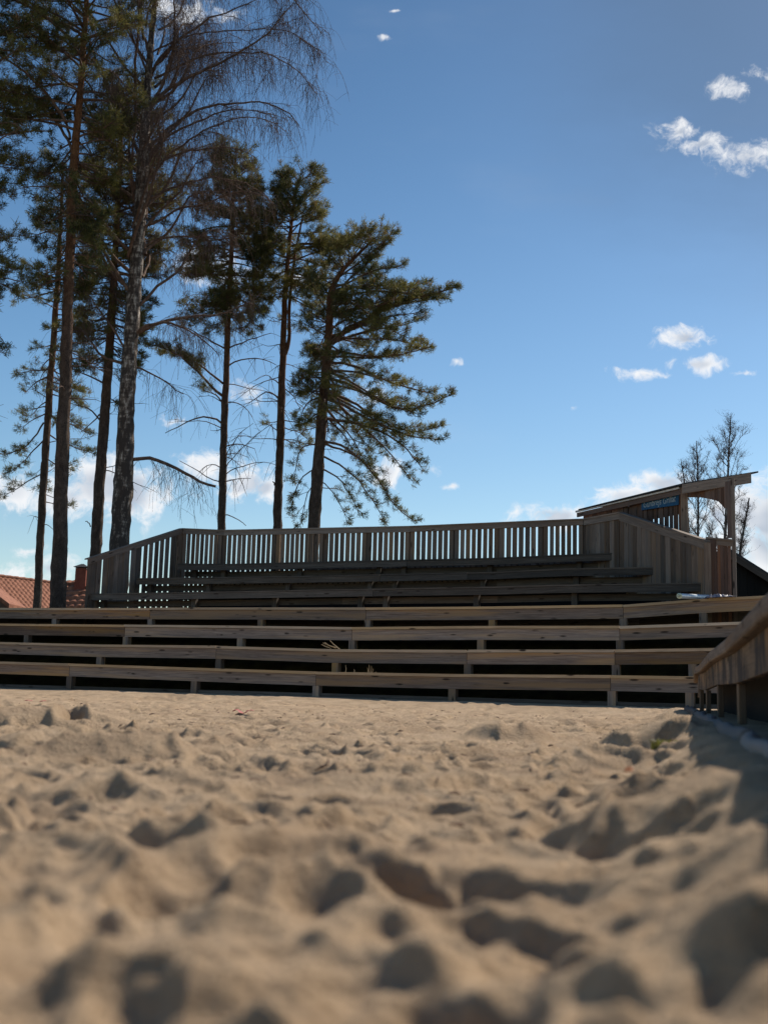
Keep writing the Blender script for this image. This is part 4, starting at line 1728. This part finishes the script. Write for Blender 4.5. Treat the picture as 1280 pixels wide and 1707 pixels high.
pine('slim pine behind the stand with a long drooping needle bough on its left', [(369, 884, 14), (371, 800, 13), (374, 700, 12), (378, 600, 10.5), (381, 500, 9), (384, 430, 8), (387, 350, 6), (391, 290, 4), (394, 255, 2.5)], 38,
     [(255, 372, 412), (290, 340, 440), (330, 315, 450), (370, 290, 450), (420, 280, 455), (470, 275, 450), (520, 300, 440), (570, 300, 430), (640, 300, 420)], 145, 530, 14, 1.4, 16,
     limbs=[([(372, 660), (352, 645), (330, 620), (305, 600), (280, 588), (255, 586)], .05, .015, -.8, 1.9), ([(372, 640), (345, 615), (320, 596), (290, 580), (262, 578)], .04, .012, .8, 1.8),
            ([(371, 671), (358, 655), (340, 650)], .03, .01, 0, 1.6),
            ([(371, 706), (358, 697), (340, 695), (322, 702), (306, 712), (280, 728)], .035, .012, -.5, 0),
            ([(366, 803), (352, 802), (340, 790), (322, 780), (300, 768)], .02, .01, 0, 0), ([(368, 780), (355, 770), (342, 772), (330, 784)], .018, .008, .3, -4),
            ([(376, 745), (390, 738), (405, 738), (422, 745)], .025, .01, .3, -8), ([(368, 800), (385, 780), (410, 775), (440, 765), (460, 772)], .02, .008, .3, -14),
            ([(370, 790), (385, 765), (400, 745), (430, 715), (450, 700)], .02, .008, .6, -14), ([(372, 770), (388, 742), (405, 725), (425, 712)], .018, .007, -.6, -12),
            ([(371, 803), (395, 800), (420, 800)], .02, .008, -.4, -10), ([(372, 858), (385, 860), (398, 866), (412, 876)], .02, .01, 0, 0),
            ([(376, 672), (390, 667), (405, 670), (418, 690)], .022, .008, .4, -6), ([(379, 610), (400, 596), (430, 590), (460, 600)], .03, .01, .6, -10),
            ([(379, 580), (400, 577), (430, 568), (455, 565)], .03, .01, -.6, -10), ([(377, 582), (350, 570), (320, 555), (300, 550)], .03, .01, -.6, -10)])
pine('twin-stemmed pine between the slim pine and the broad rightmost one', [(463, 881, 15), (466, 790, 14), (469, 700, 13), (471, 640, 12.5), (472, 580, 11), (474, 500, 9), (480, 420, 7), (488, 350, 5), (498, 300, 3)], 38.5,
     [(288, 485, 530), (310, 460, 560), (345, 450, 568), (390, 440, 600), (430, 432, 605), (470, 440, 575), (520, 455, 540), (570, 450, 540), (700, 440, 520)], 105, 500, 15, 1.35, 18,
     stems=[[(472, 600, 7), (480, 580, 7), (484, 560, 6), (481, 530, 6), (485, 480, 5), (492, 420, 4), (505, 360, 3)]],
     limbs=[([(468, 668), (460, 655), (445, 648), (430, 665), (408, 675)], .03, .01, 0, -8), ([(468, 640), (455, 630), (443, 622)], .025, .01, .3, -6),
            ([(465, 720), (452, 710), (442, 705)], .02, .01, 0, .9), ([(472, 712), (490, 715), (505, 722), (515, 730)], .02, .01, .4, 1.2),
            ([(473, 700), (492, 705), (512, 712)], .02, .01, -.4, 1.2), ([(470, 730), (485, 735), (500, 740)], .02, .01, .6, 1.1),
            ([(459, 808), (456, 803)], .03, .02, 0, 0), ([(476, 650), (488, 655), (498, 670), (502, 690)], .02, .008, 0, -8)])
pine('broad leaning pine, rightmost of the tall trees, boughs sweeping right', [(523, 881, 21), (528, 800, 20), (534, 720, 18), (540, 640, 16), (546, 570, 14), (550, 525, 12.5), (549, 495, 11), (556, 470, 9), (575, 445, 7), (600, 420, 5), (622, 400, 3.5)], 36,
     [(385, 590, 655), (420, 560, 680), (450, 545, 665), (470, 538, 740), (500, 535, 735), (560, 535, 712), (620, 532, 730), (650, 528, 745), (700, 520, 735), (760, 515, 700), (800, 510, 680), (860, 505, 670)], 120, 690, 16, 1.1, 10, svar=.32, size=.14,
     limbs=[([(552, 572), (572, 552), (592, 545), (630, 520), (680, 500), (730, 488), (762, 478)], .10, .02, 0, 2.0), ([(575, 548), (610, 530), (650, 505), (700, 490), (745, 480)], .05, .015, .9, 1.9),
            ([(550, 585), (580, 590), (620, 600), (670, 600), (715, 590)], .05, .014, -.8, 1.6), ([(548, 604), (585, 605), (630, 625), (680, 640), (725, 650)], .05, .014, .6, 1.5),
            ([(546, 630), (580, 640), (620, 665), (670, 690), (715, 680), (752, 665)], .05, .014, -.5, 1.6), ([(544, 650), (590, 668), (640, 700), (690, 715), (740, 700)], .05, .014, .8, 1.5),
            ([(541, 662), (570, 675), (600, 695), (640, 715), (680, 735), (735, 742)], .05, .014, -.8, 1.3), ([(538, 697), (580, 702), (620, 708), (670, 735), (705, 775)], .055, .014, .5, 1.2),
            ([(535, 735), (570, 742), (600, 765), (630, 800), (660, 850), (690, 872)], .045, .012, -.4, 1.0), ([(533, 738), (580, 750), (620, 775), (645, 820)], .04, .01, .6, .9),
            ([(532, 758), (560, 770), (590, 790), (620, 830), (640, 865)], .035, .01, .2, 1.1), ([(530, 780), (560, 790), (580, 820), (600, 860)], .03, .01, -.4, 1.0),
            ([(548, 560), (600, 560), (650, 555), (705, 560)], .04, .01, 1.0, 1.5), ([(530, 665), (513, 663), (505, 680), (496, 705)], .03, .01, .2, .5),
            ([(535, 632), (520, 622), (497, 612)], .025, .008, 0, 0), ([(536, 622), (510, 620), (482, 625)], .022, .008, .2, 0),
            ([(528, 780), (505, 790), (492, 820), (486, 855)], .025, .008, -.3, 1.0), ([(528, 740), (508, 735), (495, 750), (490, 790)], .025, .008, .5, .9),
            ([(527, 800), (512, 820), (505, 850), (500, 872)], .02, .008, .3, .9), ([(530, 800), (550, 812), (570, 845), (580, 872)], .02, .008, -.3, .9),
            ([(552, 500), (575, 470), (600, 445), (630, 415), (648, 392)], .05, .012, .5, 1.6), ([(556, 480), (590, 470), (620, 455), (660, 455), (672, 450)], .04, .012, -.5, 1.5)])
pine('dark pine at the left edge, only its boughs inside the picture', [(-75, 1010, 26), (-78, 800, 24), (-80, 600, 21), (-80, 400, 17), (-76, 200, 13), (-70, 0, 9), (-64, -160, 5)], 29,
     [(-160, -120, 60), (0, -200, 130), (100, -220, 110), (200, -220, 60), (300, -220, 60), (400, -200, 50), (500, -190, 40), (600, -190, 20)], 120, 560, 17, 1.1, 8,
     limbs=[([(-60, 215), (-20, 208), (10, 205), (28, 200), (36, 215), (44, 228)], .05, .02, 0, 0), ([(-60, 230), (-10, 220), (30, 210), (72, 202)], .04, .015, .5, .6),
            ([(-60, 300), (-20, 265), (10, 240), (50, 225)], .04, .01, -.5, -6), ([(-60, 520), (-30, 540), (0, 555), (12, 580)], .03, .01, 0, 0)])


# ------------------------------------------------------------------ birches
def birch(label, trunk, D, main, auto, seed, hang=1.6, cover=1.0, group='bare birches', fine=.0065):
    global rng
    rng = np.random.default_rng(seed)
    tp, tr = trunk_path(trunk, D)
    root = thing('birch_tree', label, 'tree', tuple(tp[0]), group)
    T = Tubes()
    bark_tube(T, tp, tr, 14, .045)
    T.build('trunk', M['birch'], root)
    L_ = Tubes()
    W_ = Tubes()
    paths = []
    for path, r0, r1, dd in main:
        q = np.array([N3(P(x, y, D)) for x, y in path])
        s = np.concatenate([[0], np.cumsum(np.linalg.norm(np.diff(q, axis=0), axis=1))])
        t = np.linspace(0, s[-1], max(8, int(s[-1] / .22)))
        p = np.stack([np.interp(t, s, q[:, i]) for i in range(3)], -1)
        for _ in range(3):
            p[1:-1] = (p[:-2] + 2 * p[1:-1] + p[2:]) / 4
        p[:, 1] += dd * t / s[-1]
        p[1:] += np.cumsum(rng.standard_normal((len(p) - 1, 3)) * .022, axis=0)
        paths.append((p, r0, r1))
    for (z0, z1, n, lmin, lmax, up0) in auto:
        for i in range(n):
            z = z0 + (z1 - z0) * (i + rng.random()) / n
            k = np.argmin(abs(tp[:, 2] - z))
            az = rng.uniform(0, 6.28)
            L = rng.uniform(lmin, lmax) * (1 - .62 * smooth(tp[-1, 2] - 5.0, tp[-1, 2], z) * (hang < 1))
            d = np.array([math.cos(az), math.sin(az), 0])
            m = 14
            t = np.linspace(0, 1, m)
            p = tp[k][None] + d[None] * (L * t * (.72 if hang > 1 else .5))[:, None]
            p[:, 2] += L * up0 * (t - .36 * t * t * t)
            p[:, 0] += .06 * L * np.sin(t * 5 + az)
            p[:, 2] += .03 * L * np.sin(t * 11 + az * 3)
            p[1:] += np.cumsum(rng.standard_normal((m - 1, 3)) * .02, axis=0)
            paths.append((p, min(tr[k] * .4, .010 + (.011 if hang > 1 else .004) * L), .005 if hang > 1 else .0035))
    for p, r0, r1 in paths:
        n = len(p)
        L_.add(p, np.linspace(r0, r1, n), 6)
        L = np.linalg.norm(np.diff(p, axis=0), axis=1).sum()
        subs = [(p, L, .25)]
        for j in range(max(2, int(L / .42 * cover))):
            t = rng.uniform(.25, .97)
            a = min(int(t * (n - 1)), n - 2)
            tg = p[a + 1] - p[a]
            tg /= np.linalg.norm(tg)
            d = tg + rng.standard_normal(3) * .45
            d[2] += .15
            d /= np.linalg.norm(d)
            l = L * rng.uniform(.12, .34) * (1.15 - t * .6)
            tt = np.linspace(0, 1, 8)
            q = p[a][None] + d[None] * (l * tt)[:, None]
            q[:, 2] -= .22 * l * tt ** 2
            q += rng.standard_normal(q.shape) * min(.012, .006 * l)
            L_.add(q, np.linspace(max(.008, r0 * .3 * (1 - t)), .005, 8), 4)
            subs.append((q, l, .1))
        for q, l, st in subs:
            for j in range(int(l / .062 * cover) + 2):
                t = st + (1 - st) * rng.random()
                a = min(int(t * (len(q) - 1)), len(q) - 2)
                b = q[a] + (q[a + 1] - q[a]) * rng.random()
                d = rng.standard_normal(3) * .85
                d[2] = abs(d[2]) * .3
                tg = q[a + 1] - q[a]
                d += tg / np.linalg.norm(tg) * .5
                h_ = hang * rng.uniform(.12, 1.0) ** 1.3
                m = 6
                tt = np.linspace(0, 1, m)
                wv_ = b[None] + d[None] * (.38 * h_ * np.sqrt(tt))[:, None]
                wv_[:, 2] -= h_ * tt ** 1.5 * .9 * (1 if hang > 1 else -.35)
                wv_ += rng.standard_normal(wv_.shape) * .010 * min(1, h_)
                W_.add(wv_, np.linspace(fine, fine * .6, m), 3)
                for _ in range(2):
                    c_ = rng.integers(1, m - 1)
                    e = rng.standard_normal(3) * .18 * h_
                    e[2] = (-abs(e[2]) - .15 * h_) * (1 if hang > 1 else -.6)
                    W_.add(np.array([wv_[c_], wv_[c_] + e * .5 + [0, 0, .02], wv_[c_] + e]), [fine * .8, fine * .7, fine * .5], 3)
    L_.build('branches', M['limb'], root)
    W_.build('twigs', M['twig'], root)


birch('tall birch with white flecked trunk and weeping bare twigs', [(199, 905, 33), (206, 800, 31), (211, 700, 28), (216, 600, 26), (224, 500, 24), (231, 400, 21), (236, 320, 22), (240, 240, 19), (245, 160, 14), (250, 80, 11), (256, 0, 9), (262, -110, 6), (268, -220, 3)], 32,
      [([(244, 205), (262, 162), (290, 150), (315, 140), (350, 124), (385, 109), (420, 92), (442, 79), (464, 52), (490, 22)], .07, .012, -.6),
       ([(242, 262), (258, 232), (284, 210), (324, 179), (376, 166), (420, 157), (464, 162), (494, 188)], .06, .012, .8),
       ([(243, 285), (265, 250), (297, 227), (359, 210), (415, 205), (459, 218)], .05, .01, -1.0),
       ([(243, 310), (256, 280), (271, 262), (324, 245), (385, 232), (430, 250)], .045, .01, .5),
       ([(247, 150), (258, 96), (297, 57), (341, 22), (394, 0), (430, -20)], .06, .012, .4),
       ([(236, 262), (223, 236), (205, 200), (192, 166), (178, 140), (166, 114), (144, 52)], .06, .012, -.5),
       ([(234, 340), (225, 323), (200, 310), (175, 297), (144, 245), (130, 200)], .05, .01, .6),
       ([(246, 180), (267, 162), (285, 120), (297, 87), (302, 0), (306, -60)], .055, .012, -.8),
       ([(250, 95), (242, 50), (232, 0), (226, -60)], .05, .012, .4), ([(247, 130), (232, 90), (215, 50), (196, 20)], .04, .01, -.8),
       ([(219, 565), (230, 555), (254, 536), (280, 527), (305, 524), (340, 521), (363, 520), (385, 505), (430, 475)], .065, .012, .6),
       ([(218, 572), (230, 547), (273, 544), (300, 553), (332, 567), (371, 606)], .045, .010, -.8),
       ([(212, 768), (221, 762), (245, 760), (273, 765), (300, 776), (324, 788), (345, 798), (352, 803), (366, 801)], .055, .035, .1),
       ([(218, 610), (240, 616), (260, 630), (285, 646), (305, 656)], .03, .012, .2), ([(232, 420), (250, 400), (290, 385), (330, 380), (380, 375)], .045, .01, .8),
       ([(233, 380), (262, 372), (300, 350), (350, 345), (410, 330), (450, 345)], .045, .01, -.8), ([(259, -60), (300, -100), (380, -110), (460, -60), (530, 40)], .05, .01, .3),
       ([(252, 330), (290, 300), (340, 275), (400, 270), (440, 300)], .04, .008, 1.4), ([(255, 290), (300, 262), (360, 240), (430, 235), (480, 262)], .04, .008, -1.6),
       ([(258, 130), (310, 100), (370, 72), (440, 60), (505, 75), (528, 110)], .04, .008, 1.6), ([(252, 88), (300, 57), (350, 40), (420, 30), (480, 28), (535, 60)], .03, .008, 1.0)],
      [(10.6, 19.8, 30, 3.0, 4.9, 1.15), (8.5, 13, 6, 2.6, 4.2, .7)], 31, 1.6, .80, fine=.0047, group= 'tall trees behind the stand')
for i, (tr_, D_, sc_, lab, sd_) in enumerate((
        ([(1163, 1010, 5), (1163, 880, 4), (1163, 820, 3), (1161, 760, 2), (1160, 735, 1)], 58, 2.4, 'slender bare birch seen through the booth opening, left of the pair', 41),
        ([(1204, 1010, 6), (1207, 900, 5), (1212, 800, 3.6), (1215, 740, 2.2), (1218, 692, 1)], 58, 2.9, 'taller bare birch rising above the booth roof, right of the pair', 42),
        ([(1150, 1010, 4), (1148, 880, 3), (1140, 800, 2), (1134, 765, 1)], 62, 1.6, 'small thin birch leaning left behind the booth roof', 43),
        ([(1222, 1010, 5), (1236, 900, 4), (1248, 830, 2)], 56, 1.6, 'multi-branched young birch leaning right beyond the booth post', 44))):
    zt = P(tr_[-1][0], tr_[-1][1], D_).z
    zb_ = P(tr_[1][0], tr_[1][1], D_).z
    birch(lab, tr_, D_, [], [(LANDZ + 3.0, zt - 1.4, 40 if i < 2 else 22, sc_ * .5, sc_ * 1.05, 1.25), (zt - 2.8, zt - .35, 22, sc_ * .3, sc_ * .6, 1.0)], sd_, .75, .8, 'young birches behind the booth', .0045)

print('faces', sum(len(o.data.polygons) for o in SC.objects if o.type == 'MESH'))
